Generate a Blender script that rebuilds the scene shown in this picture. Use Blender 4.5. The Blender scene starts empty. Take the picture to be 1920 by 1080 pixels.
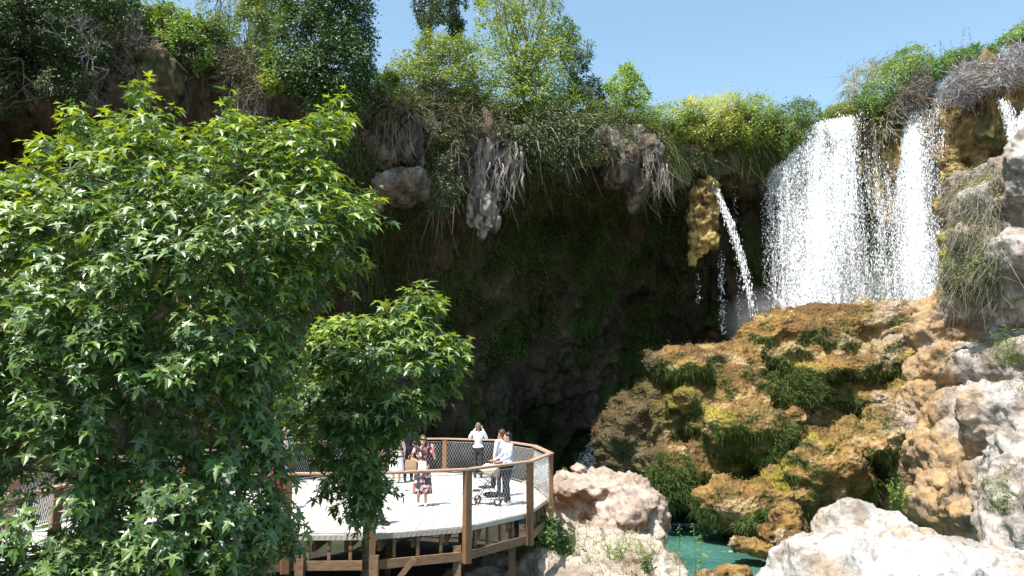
import bpy, bmesh, math, random
import numpy as np
from mathutils import Vector, Matrix
R = math.radians
S = bpy.context.scene
COL = S.collection
random.seed(5)
RNG = np.random.default_rng(11)

# ------------------------------------------------------------ camera, sky, sun, exposure
F = 1400.0
PITCH = math.atan(204 / F)
CAMZ = 2.63
cam = bpy.data.objects.new('camera', bpy.data.cameras.new('camera'))
COL.objects.link(cam)
cam.location = (0, 0, CAMZ)
cam.rotation_euler = (R(90) + PITCH, 0, 0)
cam.data.sensor_width = 36
cam.data.lens = 36 * F / 1920
cam.data.clip_start = 0.1
cam.data.clip_end = 3000
S.camera = cam

SUN = Vector((-0.27, -0.31, 0.90)).normalized()
W = bpy.data.worlds.new('World'); S.world = W; W.use_nodes = True
nt = W.node_tree
sky = nt.nodes.new('ShaderNodeTexSky')
sky.sky_type = 'NISHITA'; sky.sun_disc = False
sky.sun_elevation = math.asin(SUN.z); sky.sun_rotation = math.atan2(SUN.x, SUN.y)
sky.air_density = 1.0; sky.dust_density = 1.6; sky.ozone_density = 0.5; sky.altitude = 900
nt.nodes['Background'].inputs[1].default_value = 0.15
sm_ = nt.nodes.new('ShaderNodeVectorMath'); sm_.operation = 'MULTIPLY'; sm_.inputs[1].default_value = (1.12, 1.16, 1.0)
nt.links.new(sky.outputs[0], sm_.inputs[0]); nt.links.new(sm_.outputs[0], nt.nodes['Background'].inputs[0])
sun = bpy.data.objects.new('sun', bpy.data.lights.new('sun', 'SUN'))
COL.objects.link(sun)
sun.data.energy = 4.6; sun.data.angle = R(0.5); sun.data.color = (1.0, 0.955, 0.89)
sun.rotation_euler = SUN.to_track_quat('Z', 'Y').to_euler()
S.view_settings.view_transform = 'Standard'; S.view_settings.look = 'None'
S.view_settings.gamma = 1; S.view_settings.exposure = 0.95
S.cycles.max_bounces = 6; S.cycles.transparent_max_bounces = 24
S.cycles.use_denoising = True

# ------------------------------------------------------------ helpers: pixel rays, noise
CP, SP = math.cos(PITCH), math.sin(PITCH)
def P(px, py, Y):
    a = (px - 960) / F; b = (540 - py) / F
    t = Y / (CP - SP * b)
    return np.array((a * t, Y, CAMZ + (SP + CP * b) * t))
def PG(px, py, z=0.0):
    a = (px - 960) / F; b = (540 - py) / F
    t = (z - CAMZ) / (SP + CP * b)
    return np.array((a * t, (CP - SP * b) * t, z))
def M1(Y): return Y / F          # metres per photo pixel at depth Y

_pr = np.random.default_rng(3)
PERM = np.tile(_pr.permutation(512), 3)
GR = _pr.normal(size=(512, 3)); GR /= np.linalg.norm(GR, axis=1)[:, None]
def perlin(p):
    i = np.floor(p).astype(np.int64); f = p - i; i &= 511
    u = f * f * f * (f * (f * 6 - 15) + 10)
    out = 0
    for dx in (0, 1):
        for dy in (0, 1):
            for dz in (0, 1):
                h = PERM[(PERM[(PERM[(i[:, 0] + dx) & 511] + i[:, 1] + dy) & 511] + i[:, 2] + dz) & 511]
                g = GR[h]
                d = g[:, 0] * (f[:, 0] - dx) + g[:, 1] * (f[:, 1] - dy) + g[:, 2] * (f[:, 2] - dz)
                w = (u[:, 0] if dx else 1 - u[:, 0]) * (u[:, 1] if dy else 1 - u[:, 1]) * (u[:, 2] if dz else 1 - u[:, 2])
                out = out + w * d
    return out * 1.5
def fbm(p, f=1.0, o=4, g=0.5, seed=0):
    p = np.asarray(p, float) * f + seed * 17.31
    s = 0; a = 1
    for k in range(o):
        s = s + a * perlin(p); p = p * 2.03 + 5.7; a *= g
    return s
def billow(p, f=1.0, o=4, g=0.5, seed=0):
    p = np.asarray(p, float) * f + seed * 11.7
    s = 0; a = 1
    for k in range(o):
        s = s + a * (1 - 2 * np.abs(perlin(p))); p = p * 2.07 + 3.1; a *= g
    return s - 0.9
CJ = _pr.random((512, 3))
def worley(p, f=1.0, seed=0):
    p = np.asarray(p, float) * f + seed * 9.13
    i = np.floor(p).astype(np.int64); best = np.full(len(p), 9.0)
    for dx in (-1, 0, 1):
        for dy in (-1, 0, 1):
            for dz in (-1, 0, 1):
                c = i + (dx, dy, dz); m = c & 511
                h = PERM[(PERM[(PERM[m[:, 0]] + m[:, 1]) & 511] + m[:, 2]) & 511]
                d = ((c + CJ[h] - p) ** 2).sum(1)
                best = np.minimum(best, d)
    return np.sqrt(best)
def sm(x, a, b):
    t = np.clip((x - a) / (b - a), 0, 1); return t * t * (3 - 2 * t)
def mixc(a, b, t):
    return np.asarray(a) * (1 - t)[:, None] + np.asarray(b) * t[:, None]
def norm(v):
    return v / np.maximum(np.linalg.norm(v, axis=-1, keepdims=True), 1e-9)

# ------------------------------------------------------------ helpers: objects
def tag(o, label=None, cat=None, group=None, kind=None):
    if label: o['label'] = label
    if cat: o['category'] = cat
    if group: o['group'] = group
    if kind: o['kind'] = kind
    return o
def mk(name, v, f, mat, parent=None, col=None, smooth=True, org=None, uv=None, dens=None):
    v = np.asarray(v, np.float32)
    if parent is not None: org = np.array(parent.matrix_world_loc) if hasattr(parent, 'matrix_world_loc') else np.array(LOC.get(parent.name, (0, 0, 0)))
    if org is None: org = np.zeros(3)
    v = v - np.asarray(org, np.float32)
    me = bpy.data.meshes.new(name)
    me.vertices.add(len(v)); me.vertices.foreach_set('co', v.ravel())
    if isinstance(f, np.ndarray):
        k = f.shape[1]; n = len(f)
        me.loops.add(n * k); me.loops.foreach_set('vertex_index', f.astype(np.int32).ravel())
        me.polygons.add(n); me.polygons.foreach_set('loop_start', np.arange(0, n * k, k, dtype=np.int32))
    else:
        n = len(f); L = np.array([len(q) for q in f]); st = np.concatenate([[0], np.cumsum(L)[:-1]])
        me.loops.add(int(L.sum())); me.loops.foreach_set('vertex_index', np.concatenate([np.asarray(q) for q in f]).astype(np.int32))
        me.polygons.add(n); me.polygons.foreach_set('loop_start', st.astype(np.int32))
    me.update(calc_edges=True)
    me.polygons.foreach_set('use_smooth', np.full(n, smooth))
    if col is not None:
        col = np.asarray(col, np.float32)
        if col.ndim == 1: col = np.tile(col, (len(v), 1))
        a = me.attributes.new('col', 'FLOAT_COLOR', 'POINT')
        a.data.foreach_set('color', np.concatenate([np.clip(col, 0, 1), np.ones((len(v), 1), np.float32)], 1).astype(np.float32).ravel())
    if dens is not None:
        a = me.attributes.new('dens', 'FLOAT', 'POINT'); a.data.foreach_set('value', np.asarray(dens, np.float32))
    me.materials.append(mat)
    o = bpy.data.objects.new(name, me); COL.objects.link(o)
    if parent is not None: o.parent = parent
    else: o.location = tuple(float(x) for x in org); LOC[o.name] = tuple(float(x) for x in org)
    return o
LOC = {}
def empty(name, loc, label, cat, group=None, rz=0.0):
    o = bpy.data.objects.new(name, None); COL.objects.link(o)
    o.location = tuple(float(x) for x in loc); o.rotation_euler.z = rz
    o.empty_display_size = 0.3
    LOC[o.name] = (0, 0, 0) if rz is None else tuple(float(x) for x in loc)
    return tag(o, label, cat, group)
def vnormals(v, f):
    if f.shape[1] == 4: n = np.cross(v[f[:, 2]] - v[f[:, 0]], v[f[:, 3]] - v[f[:, 1]])
    else: n = np.cross(v[f[:, 1]] - v[f[:, 0]], v[f[:, 2]] - v[f[:, 0]])
    vn = np.zeros_like(v)
    for k in range(f.shape[1]): np.add.at(vn, f[:, k], n)
    return norm(vn)
def gridfaces(nu, nv):
    i = np.arange(nu - 1)[:, None] * nv + np.arange(nv - 1)[None, :]
    i = i.ravel(); return np.stack([i, i + nv, i + nv + 1, i + 1], 1)

_ico = {}
def ico(sub):
    if sub not in _ico:
        b = bmesh.new(); bmesh.ops.create_icosphere(b, subdivisions=sub, radius=1)
        _ico[sub] = (np.array([x.co[:] for x in b.verts]), np.array([[q.index for q in f.verts] for f in b.faces])); b.free()
    return _ico[sub]
def remesh(vs, fs, voxel):
    """voxel union of closed shells -> arrays"""
    me = bpy.data.meshes.new('tmp')
    k = fs.shape[1]
    me.vertices.add(len(vs)); me.vertices.foreach_set('co', vs.astype(np.float32).ravel())
    me.loops.add(fs.size); me.loops.foreach_set('vertex_index', fs.astype(np.int32).ravel())
    me.polygons.add(len(fs)); me.polygons.foreach_set('loop_start', np.arange(0, fs.size, k, dtype=np.int32))
    me.update(calc_edges=True)
    o = bpy.data.objects.new('tmp', me); COL.objects.link(o)
    m = o.modifiers.new('r', 'REMESH'); m.mode = 'VOXEL'; m.voxel_size = voxel; m.adaptivity = 0
    dg = bpy.context.evaluated_depsgraph_get(); e = o.evaluated_get(dg).to_mesh()
    v = np.empty(len(e.vertices) * 3, np.float32); e.vertices.foreach_get('co', v); v = v.reshape(-1, 3).astype(float)
    q = np.empty(len(e.loops), np.int32); e.loops.foreach_get('vertex_index', q)
    o.evaluated_get(dg).to_mesh_clear()
    bpy.data.objects.remove(o); bpy.data.meshes.remove(me)
    f = q.reshape(-1, 4)
    return v, f
def smooth_v(v, f, it=2, k=0.5):
    e = np.concatenate([f[:, [0, 1]], f[:, [1, 2]], f[:, [2, 3]], f[:, [3, 0]]])
    cnt = np.zeros(len(v)); np.add.at(cnt, e[:, 0], 1); np.add.at(cnt, e[:, 1], 1)
    for _ in range(it):
        s = np.zeros_like(v); np.add.at(s, e[:, 0], v[e[:, 1]]); np.add.at(s, e[:, 1], v[e[:, 0]])
        v = v + k * (s / np.maximum(cnt, 1)[:, None] - v)
    return v
def lumps(L, voxel, it=3, sub=4, warp=0.0):
    """L: (px, py, Y, rx_px, ry_m, rz_px[, tilt_deg])  ->  one welded surface"""
    iv, fi = ico(sub); V = []; Fs = []; n = 0
    for q in L:
        c = P(q[0], q[1], q[2]); m = M1(q[2]); a = R(q[6]) if len(q) > 6 else 0
        w = iv * (q[3] * m, q[4], q[5] * m)
        if a: w = w @ np.array([[math.cos(a), 0, math.sin(a)], [0, 1, 0], [-math.sin(a), 0, math.cos(a)]])
        w = w + c
        if warp: w = w + norm(w - c) * (fbm(w, 0.9 / max(q[4], .5), 2, seed=n % 7) * warp * q[4])[:, None]
        V.append(w); Fs.append(fi + n); n += len(iv)
    v, f = remesh(np.concatenate(V), np.concatenate(Fs), voxel)
    return smooth_v(v, f, it), f

def tube(pts, rad, k=6, cap=True):
    pts = np.asarray(pts, float); n = len(pts)
    rad = np.full(n, rad) if np.isscalar(rad) else np.asarray(rad, float)
    t = norm(np.gradient(pts, axis=0)); ref = np.array((0, 0, 1.0)) if abs(t[0, 2]) < 0.9 else np.array((1.0, 0, 0))
    a = norm(np.cross(t, ref)); b = np.cross(t, a)
    th = np.arange(k) / k * 2 * np.pi + .3
    v = pts[:, None] + rad[:, None, None] * (a[:, None] * np.cos(th)[None, :, None] + b[:, None] * np.sin(th)[None, :, None])
    v = v.reshape(-1, 3)
    i = np.arange(n - 1)[:, None] * k + np.arange(k)[None]; j = np.arange(n - 1)[:, None] * k + (np.arange(k)[None] + 1) % k
    f = np.stack([i.ravel(), j.ravel(), (j + k).ravel(), (i + k).ravel()], 1)
    if cap:
        v = np.concatenate([v, pts[[0]], pts[[-1]]]); c0, c1 = n * k, n * k + 1
        kk = np.arange(k); e0 = np.stack([np.full(k, c0), (kk + 1) % k, kk, kk], 1)
        b0 = (n - 1) * k; e1 = np.stack([np.full(k, c1), b0 + kk, b0 + (kk + 1) % k, b0 + (kk + 1) % k], 1)
        caps = [list(r[:3]) for r in e0] + [list(r[:3]) for r in e1]
        return v, [list(r) for r in f] + caps
    return v, [list(r) for r in f]
class MB:
    def __init__(s): s.v = []; s.f = []; s.n = 0
    def add(s, v, f):
        v = np.asarray(v, float); s.v.append(v); s.f += [[int(i) + s.n for i in q] for q in f]; s.n += len(v); return s
    def tube(s, pts, rad, k=6): return s.add(*tube(pts, rad, k))
    def box(s, c, size, rz=0.0, M=None):
        h = np.array(size) / 2
        v = np.array([[x, y, z] for x in (-1, 1) for y in (-1, 1) for z in (-1, 1)]) * h
        if rz: v = v @ np.array([[math.cos(rz), math.sin(rz), 0], [-math.sin(rz), math.cos(rz), 0], [0, 0, 1]])
        if M is not None: v = v @ M.T
        return s.add(v + np.array(c), [(0, 1, 3, 2), (4, 6, 7, 5), (0, 4, 5, 1), (2, 3, 7, 6), (0, 2, 6, 4), (1, 5, 7, 3)])
    def beam(s, a, b, w, h, up=(0, 0, 1)):
        a = np.array(a, float); b = np.array(b, float); d = b - a; L = np.linalg.norm(d); d /= L
        sd = norm(np.cross(d, np.array(up, float))); u = np.cross(sd, d)
        return s.box((a + b) / 2, (L, w, h), M=np.stack([d, sd, u], 1))
    def build(s, name, mat, parent=None, col=None, smooth=False, bevel=0, **k):
        o = mk(name, np.concatenate(s.v), s.f, mat, parent, col, smooth, **k)
        if bevel:
            m = o.modifiers.new('bevel', 'BEVEL'); m.width = bevel; m.segments = 2; m.limit_method = 'ANGLE'
        return o

# ------------------------------------------------------------ materials
def nodes(name):
    m = bpy.data.materials.new(name); m.use_nodes = True; t = m.node_tree
    return m, t, t.nodes['Principled BSDF'], t.nodes['Material Output']
def N(t, typ, **k):
    n = t.nodes.new('ShaderNode' + typ)
    for a, b in k.items():
        if a.startswith('i_'):
            key = a[2:]; key = int(key) if key.isdigit() else key.replace('_', ' ')
            n.inputs[key].default_value = b
        else: setattr(n, a, b)
    return n
def rockmat(name, s1=1.2, bump=0.12, rough=0.9, lo=0.62, hi=1.25, s2=9.0, vor=0.5, streak=1.0):
    m, t, b, o = nodes(name); L = t.links.new
    at = N(t, 'Attribute', attribute_name='col'); tc = N(t, 'NewGeometry')
    mp = N(t, 'Mapping'); mp.inputs['Scale'].default_value = (1, 1, streak); L(tc.outputs['Position'], mp.inputs[0])
    n1 = N(t, 'TexNoise', i_Scale=s1, i_Detail=9.0, i_Roughness=0.68); L(mp.outputs[0], n1.inputs['Vector'])
    n2 = N(t, 'TexNoise', i_Scale=s2, i_Detail=5.0, i_Roughness=0.7); L(mp.outputs[0], n2.inputs['Vector'])
    r1 = N(t, 'MapRange', i_1=0.3, i_2=0.7, i_3=lo, i_4=hi); L(n1.outputs['Fac'], r1.inputs[0])
    r2 = N(t, 'MapRange', i_1=0.3, i_2=0.7, i_3=0.72, i_4=1.25); L(n2.outputs['Fac'], r2.inputs[0])
    mu = N(t, 'Math', operation='MULTIPLY'); L(r1.outputs[0], mu.inputs[0]); L(r2.outputs[0], mu.inputs[1])
    vm = N(t, 'VectorMath', operation='SCALE'); L(at.outputs['Color'], vm.inputs[0]); L(mu.outputs[0], vm.inputs['Scale'])
    L(vm.outputs[0], b.inputs['Base Color'])
    b.inputs['Roughness'].default_value = rough; b.inputs['Specular IOR Level'].default_value = 0.25
    vo = N(t, 'TexVoronoi', i_Scale=s2 * 0.8); L(mp.outputs[0], vo.inputs['Vector'])
    a1 = N(t, 'Math', operation='MULTIPLY', i_1=vor); L(vo.outputs['Distance'], a1.inputs[0])
    a2 = N(t, 'Math', operation='ADD'); L(n1.outputs['Fac'], a2.inputs[0]); L(a1.outputs[0], a2.inputs[1])
    a3 = N(t, 'Math', operation='MULTIPLY_ADD', i_1=0.5); L(n2.outputs['Fac'], a3.inputs[0]); L(a2.outputs[0], a3.inputs[2])
    bp = N(t, 'Bump', i_Strength=1.0, i_Distance=bump); L(a3.outputs[0], bp.inputs['Height']); L(bp.outputs[0], b.inputs['Normal'])
    return m
def leafmat(name, rough=0.45, spec=0.5, trans=0.35, tint=(1.5, 1.35, 0.5)):
    m, t, b, o = nodes(name); L = t.links.new
    at = N(t, 'Attribute', attribute_name='col'); L(at.outputs['Color'], b.inputs['Base Color'])
    b.inputs['Roughness'].default_value = rough; b.inputs['Specular IOR Level'].default_value = spec
    tr = N(t, 'BsdfTranslucent'); vm = N(t, 'VectorMath', operation='MULTIPLY'); vm.inputs[1].default_value = tint
    L(at.outputs['Color'], vm.inputs[0]); L(vm.outputs[0], tr.inputs[0])
    mx = N(t, 'MixShader', i_0=trans); L(b.outputs[0], mx.inputs[1]); L(tr.outputs[0], mx.inputs[2]); L(mx.outputs[0], o.inputs[0])
    return m
def simple(name, col, rough=0.6, spec=0.4, metal=0.0, var=0.0, scale=20.0, bump=0.0, sc=(1, 1, 1)):
    m, t, b, o = nodes(name); L = t.links.new
    b.inputs['Base Color'].default_value = (*col, 1); b.inputs['Roughness'].default_value = rough
    b.inputs['Specular IOR Level'].default_value = spec; b.inputs['Metallic'].default_value = metal
    if var or bump:
        tc = N(t, 'TexCoord'); mp = N(t, 'Mapping'); mp.inputs['Scale'].default_value = sc; L(tc.outputs['Object'], mp.inputs[0])
        n = N(t, 'TexNoise', i_Scale=scale, i_Detail=6.0, i_Roughness=0.6); L(mp.outputs[0], n.inputs['Vector'])
        r = N(t, 'MapRange', i_1=0.3, i_2=0.7, i_3=1 - var, i_4=1 + var); L(n.outputs['Fac'], r.inputs[0])
        vm = N(t, 'VectorMath', operation='SCALE'); vm.inputs[0].default_value = col; L(r.outputs[0], vm.inputs['Scale'])
        L(vm.outputs[0], b.inputs['Base Color'])
        if bump:
            bp = N(t, 'Bump', i_Strength=1.0, i_Distance=bump); L(n.outputs['Fac'], bp.inputs['Height']); L(bp.outputs[0], b.inputs['Normal'])
    return m
M_CLIFF = rockmat('cliff_rock', 0.9, 0.25, lo=0.5, hi=1.35, s2=5.0, streak=0.6)
M_MOSS = rockmat('mossy_tufa', 1.1, 0.16, lo=0.55, hi=1.35, s2=7.0, vor=0.9)
M_LIME = rockmat('limestone', 0.9, 0.10, lo=0.72, hi=1.18, s2=6.0, vor=0.5)
M_NEAR = rockmat('near_limestone', 1.6, 0.06, lo=0.78, hi=1.14, s2=14.0, vor=0.4)
M_EARTH = rockmat('earth', 1.0, 0.1, lo=0.6, hi=1.3, s2=12.0)
M_LEAF = leafmat('leaves')
M_PLANE = leafmat('plane_tree_leaves', rough=0.42, spec=0.95, trans=0.32, tint=(1.7, 1.5, 0.35))
M_GRASS = leafmat('grass_blades', rough=0.6, spec=0.3, trans=0.3)
M_BARK = rockmat('bark', 3.0, 0.03, s2=25.0)
M_TWIG = rockmat('dry_twigs', 3.0, 0.01, s2=20.0)

# ============================================================ SETTING
# cliff: a lofted face with a rim, a protruding lip, and a hollow under it
CC = {  # photo column: rim, lip, lip bottom, recess, mid  as (row, depth) ; base depth
 -420: ((-120, 22), (0, 20.5), (200, 20.5), (280, 24), (520, 25), 26),
 -200: ((-60, 25), (50, 23), (200, 23), (270, 27), (500, 28), 29),
 0:   ((-20, 27), (70, 25), (190, 25.3), (250, 29), (480, 30), 31),
 200: ((0, 28.5), (90, 26.8), (200, 27), (260, 30.5), (480, 31.5), 33),
 290: ((40, 29), (90, 27.6), (190, 28), (250, 31), (480, 32), 34),
 400: ((70, 30), (110, 29.3), (230, 29.8), (300, 32), (480, 33), 35),
 560: ((150, 30.5), (190, 29.5), (250, 30), (320, 32.5), (520, 34), 36),
 700: ((180, 32), (230, 30.6), (330, 30.8), (410, 33.5), (580, 35.5), 38),
 850: ((190, 33.5), (240, 32.2), (330, 33), (430, 36), (600, 37.5), 41),
 1000: ((205, 35), (250, 33.6), (330, 34.2), (400, 38), (600, 40.5), 45),
 1120: ((225, 37), (265, 35.6), (320, 36.2), (400, 40.5), (600, 43.5), 48),
 1220: ((225, 38.5), (265, 37.3), (330, 37.8), (400, 43), (600, 46), 50),
 1320: ((225, 40.5), (265, 39.4), (310, 40), (380, 44.5), (600, 46.5), 50),
 1430: ((230, 42), (265, 41.3), (320, 41.8), (390, 44.5), (600, 46), 49),
 1500: ((238, 43), (262, 42.4), (330, 42.8), (390, 43.8), (560, 44.5), 46),
 1630: ((212, 42.4), (235, 41.9), (300, 42.2), (390, 43), (560, 43.6), 45),
 1700: ((205, 41.5), (225, 41), (290, 41.3), (380, 42.2), (560, 43), 44),
 1760: ((170, 40.2), (200, 39.4), (280, 39.6), (350, 40.8), (520, 41.6), 43),
 1850: ((115, 38.8), (160, 37.6), (250, 37.6), (330, 38.8), (480, 40), 42),
 1980: ((70, 37), (130, 35.8), (220, 36), (300, 37), (480, 38), 40),
 2250: ((20, 33), (90, 31.6), (200, 32), (300, 33), (480, 34), 36),
}
ks = sorted(CC)
us = np.linspace(-420, 2250, 760)
def colpts(k):
    r = CC[k]; rim = P(k, *r[0])
    zr = rim[2]
    out = [(rim[0] * 8, rim[1] + 400, zr + 4), (rim[0] * 1.6, rim[1] + 22, zr + 1.2), (rim[0] * 1.12, rim[1] + 4, zr + 0.5)]
    deep = np.interp(k, [500, 850, 1250, 1400, 1480], [0, 3.0, 4.5, 2.0, 0])
    rr_ = list(r); rr_[3] = (r[3][0], r[3][1] + deep * .5); rr_[4] = (r[4][0], r[4][1] + deep); rr_[5] = r[5] + deep
    r = rr_
    out += [rim] + [P(k, *q) for q in r[1:5]]
    m = out[-1]; out += [(m[0] * r[5] / m[1], r[5], -1.2), (m[0] * (r[5] + .5) / m[1], r[5] + .5, -5.0)]
    return np.array(out, float)
CT = np.stack([colpts(k) for k in ks])                    # cols, rows, 3
segs = [6, 14, 10, 22, 34, 24, 44, 84, 12]
vv = np.concatenate([i + np.arange(s) / s for i, s in enumerate(segs)] + [[len(segs)]])
def cr(tab, x, knots):
    """smooth (monotone-ish) interpolation along axis 0"""
    i = np.clip(np.searchsorted(knots, x) - 1, 0, len(knots) - 2)
    k = np.asarray(knots, float); t = ((x - k[i]) / (k[i + 1] - k[i]))
    sh = (-1,) + (1,) * (tab.ndim - 1)
    p0, p1 = tab[i], tab[i + 1]; pm = tab[np.maximum(i - 1, 0)]; pp = tab[np.minimum(i + 2, len(k) - 1)]
    h = (k[i + 1] - k[i]).reshape(sh)
    m0 = (p1 - pm) / (k[i + 1] - k[np.maximum(i - 1, 0)]).reshape(sh) * h * .8
    m1 = (pp - p0) / (k[np.minimum(i + 2, len(k) - 1)] - k[i]).reshape(sh) * h * .8
    t = t.reshape(sh)
    return (2*t**3-3*t**2+1)*p0 + (t**3-2*t**2+t)*m0 + (-2*t**3+3*t**2)*p1 + (t**3-t**2)*m1
g = cr(CT, us, ks)                                        # 760, rows, 3
lin = np.arange(CT.shape[1])
gi = np.clip(np.floor(vv).astype(int), 0, CT.shape[1] - 2); gt = (vv - gi)[None, :, None]
G = g[:, gi] * (1 - gt) + g[:, gi + 1] * gt
for _ in range(4): G[:, 20:-1] = G[:, 20:-1] * .5 + .25 * (G[:, 19:-2] + G[:, 21:])
nu, nv = G.shape[:2]
cv = G.reshape(-1, 3); cf = gridfaces(nu, nv)[:, ::-1]
cn = vnormals(cv, cf)
row = np.tile(vv, nu); face = sm(row, 2.2, 3.2)
an = cv * (1, 1, 0.42)                                    # drapery: features drawn out down the face
d = 0.95 * billow(an, 0.30, 3, .5, 1) + 0.42 * billow(an * (1, 1, .8), 0.95, 3, .55, 2) + .20 * fbm(cv, 2.2, 3, .55, 3)
d += 0.28 * (0.55 - worley(an, 0.75, 1))
cv = cv + cn * (d * face * 0.95)[:, None]
cv[:, 2] += (1 - face) * 0.25 * fbm(cv, 0.15, 2, seed=4) * (row > 1)
cn = vnormals(cv, cf)
u_col = np.repeat(us, nv)
wet = sm(u_col, 1420, 1500)                               # the wall round the falls is ochre tufa
base = mixc((0.155, 0.12, 0.09), (0.24, 0.17, 0.115), sm(fbm(cv, 0.35, 3, seed=6), -.3, .5))
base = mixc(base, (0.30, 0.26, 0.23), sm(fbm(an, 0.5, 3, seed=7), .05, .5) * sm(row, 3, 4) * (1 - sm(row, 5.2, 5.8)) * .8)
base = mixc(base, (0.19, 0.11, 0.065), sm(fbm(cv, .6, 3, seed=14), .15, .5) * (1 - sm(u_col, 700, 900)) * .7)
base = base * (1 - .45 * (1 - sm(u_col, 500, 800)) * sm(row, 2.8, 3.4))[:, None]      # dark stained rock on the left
och = mixc((0.30, 0.19, 0.07), (0.16, 0.10, 0.055), sm(fbm(an, 0.9, 3, seed=8), -.2, .4))
base = mixc(base, och, wet * .9)
gr = sm(fbm(an, 0.42, 4, seed=9), -.18, .3) * sm(row, 4.5, 5.5) * sm(u_col, 600, 850)
base = mixc(base, (0.075, 0.13, 0.025), gr * .9)
base = mixc(base, (0.06, 0.09, 0.03), (1 - face) * .9)
cave_shade = sm(row, 4.3, 5.2) * sm(u_col, 300, 800) * (1 - sm(u_col, 1440, 1480))          # shade under the lip, darkened into the cave wall's colour
base = base * (1 - .68 * cave_shade * (0.6 + .4 * sm(fbm(an, .3, 3, seed=19), -.3, .3)))[:, None]
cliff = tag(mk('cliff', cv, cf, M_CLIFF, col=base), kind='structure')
CLIFF = (cv, cn, row, u_col)

# valley floor far and wide, with the stream bed under the water
gx = np.concatenate([np.linspace(-900, -45, 12)[:-1], np.linspace(-45, 45, 130), np.linspace(45, 900, 12)[1:]])
gy = np.concatenate([np.linspace(-900, -12, 12)[:-1], np.linspace(-12, 60, 110), np.linspace(60, 1500, 12)[1:]])
X, Y = np.meshgrid(gx, gy, indexing='ij')
gv = np.stack([X.ravel(), Y.ravel(), np.zeros(X.size)], 1)
def ground_z(p):
    x, y = p[:, 0], p[:, 1]
    bank = 1 - sm(x, 1.4, 3.4)
    z = -4.2 + 1.75 * bank * (1 - sm(y, 32, 36)) + .8 * (1 - sm(y, 12, 18)) * (1 - sm(x, 2, 6))
    z += 5.2 * sm(x, 18, 26) * (1 - sm(y, 36, 48)) + 2.6 * (1 - sm(x, -16, -10)) + 2.0 * sm(x, 3.5, 8) * (1 - sm(y, 12, 17))
    return z + .25 * fbm(p, .35, 4, seed=2)
gv[:, 2] = ground_z(gv)
gc = mixc((0.035, 0.03, 0.022), (0.075, 0.06, 0.045), sm(fbm(gv, .5, 3, seed=3), -.3, .4))
gc = mixc(gc, (0.03, 0.045, 0.018), sm(fbm(gv, .3, 3, seed=5), .0, .4) * .8)
tag(mk('ground', gv, gridfaces(len(gx), len(gy)), M_EARTH, col=gc), kind='structure')

# stream and pool
m_water, t, b, o = nodes('pool_water'); L = t.links.new
geo = N(t, 'NewGeometry'); n1 = N(t, 'TexNoise', i_Scale=0.35, i_Detail=4.0); L(geo.outputs[0], n1.inputs['Vector'])
cr1 = N(t, 'ValToRGB'); L(n1.outputs['Fac'], cr1.inputs[0])
cr1.color_ramp.elements[0].position = .35; cr1.color_ramp.elements[0].color = (0.03, 0.115, 0.095, 1)
cr1.color_ramp.elements[1].position = .68; cr1.color_ramp.elements[1].color = (0.085, 0.225, 0.18, 1)
sx_ = N(t, 'SeparateXYZ'); L(geo.outputs[0], sx_.inputs[0]); sa_ = N(t, 'MapRange', i_1=7.5, i_2=10.5, i_3=0.0, i_4=.7); L(sx_.outputs[0], sa_.inputs[0]); mm_ = N(t, 'Mix', data_type='RGBA'); L(sa_.outputs[0], mm_.inputs[0]); L(cr1.outputs[0], mm_.inputs[6]); mm_.inputs[7].default_value = (.085, .085, .045, 1); L(mm_.outputs[2], b.inputs['Base Color']); b.inputs['Roughness'].default_value = 0.12
mp = N(t, 'Mapping'); mp.inputs['Scale'].default_value = (1, .6, 1); L(geo.outputs[0], mp.inputs[0])
n2 = N(t, 'TexNoise', i_Scale=4.0, i_Detail=5.0, i_Distortion=1.2); L(mp.outputs[0], n2.inputs['Vector'])
bp = N(t, 'Bump', i_Distance=0.06, i_Strength=.8); L(n2.outputs['Fac'], bp.inputs['Height']); L(bp.outputs[0], b.inputs['Normal'])
WZ = -3.0
wx = np.linspace(-40, 40, 60); wy = np.linspace(-10, 58, 60); X, Y = np.meshgrid(wx, wy, indexing='ij')
wv = np.stack([X.ravel(), Y.ravel(), np.full(X.size, WZ)], 1)
tag(mk('water', wv, gridfaces(60, 60), m_water), kind='structure')
#@@NEXT
# ============================================================ ROCKS
def rockdisp(v, f, a1=.3, f1=.5, a2=.18, f2=1.4, a3=.0, f3=2.0, a4=.04, f4=6.0, seed=0, ani=(1, 1, 1)):
    n = vnormals(v, f); q = v * np.array(ani)
    d = a1 * fbm(q, f1, 3, .5, seed) + a2 * billow(q, f2, 3, .5, seed + 1) + a4 * fbm(q, f4, 3, .6, seed + 2)
    if a3: d = d + a3 * (0.55 - worley(q, f3, seed + 3))
    v = v + n * d[:, None]
    return v, vnormals(v, f)
OCH = (0.27, 0.165, 0.052); RUST = (0.145, 0.082, 0.03); YEL = (0.29, 0.24, 0.03); GRN = (0.06, 0.10, 0.02)
PINK = (0.46, 0.38, 0.32); WHT = (0.6, 0.55, 0.5); BRN = (0.26, 0.16, 0.09)

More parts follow.
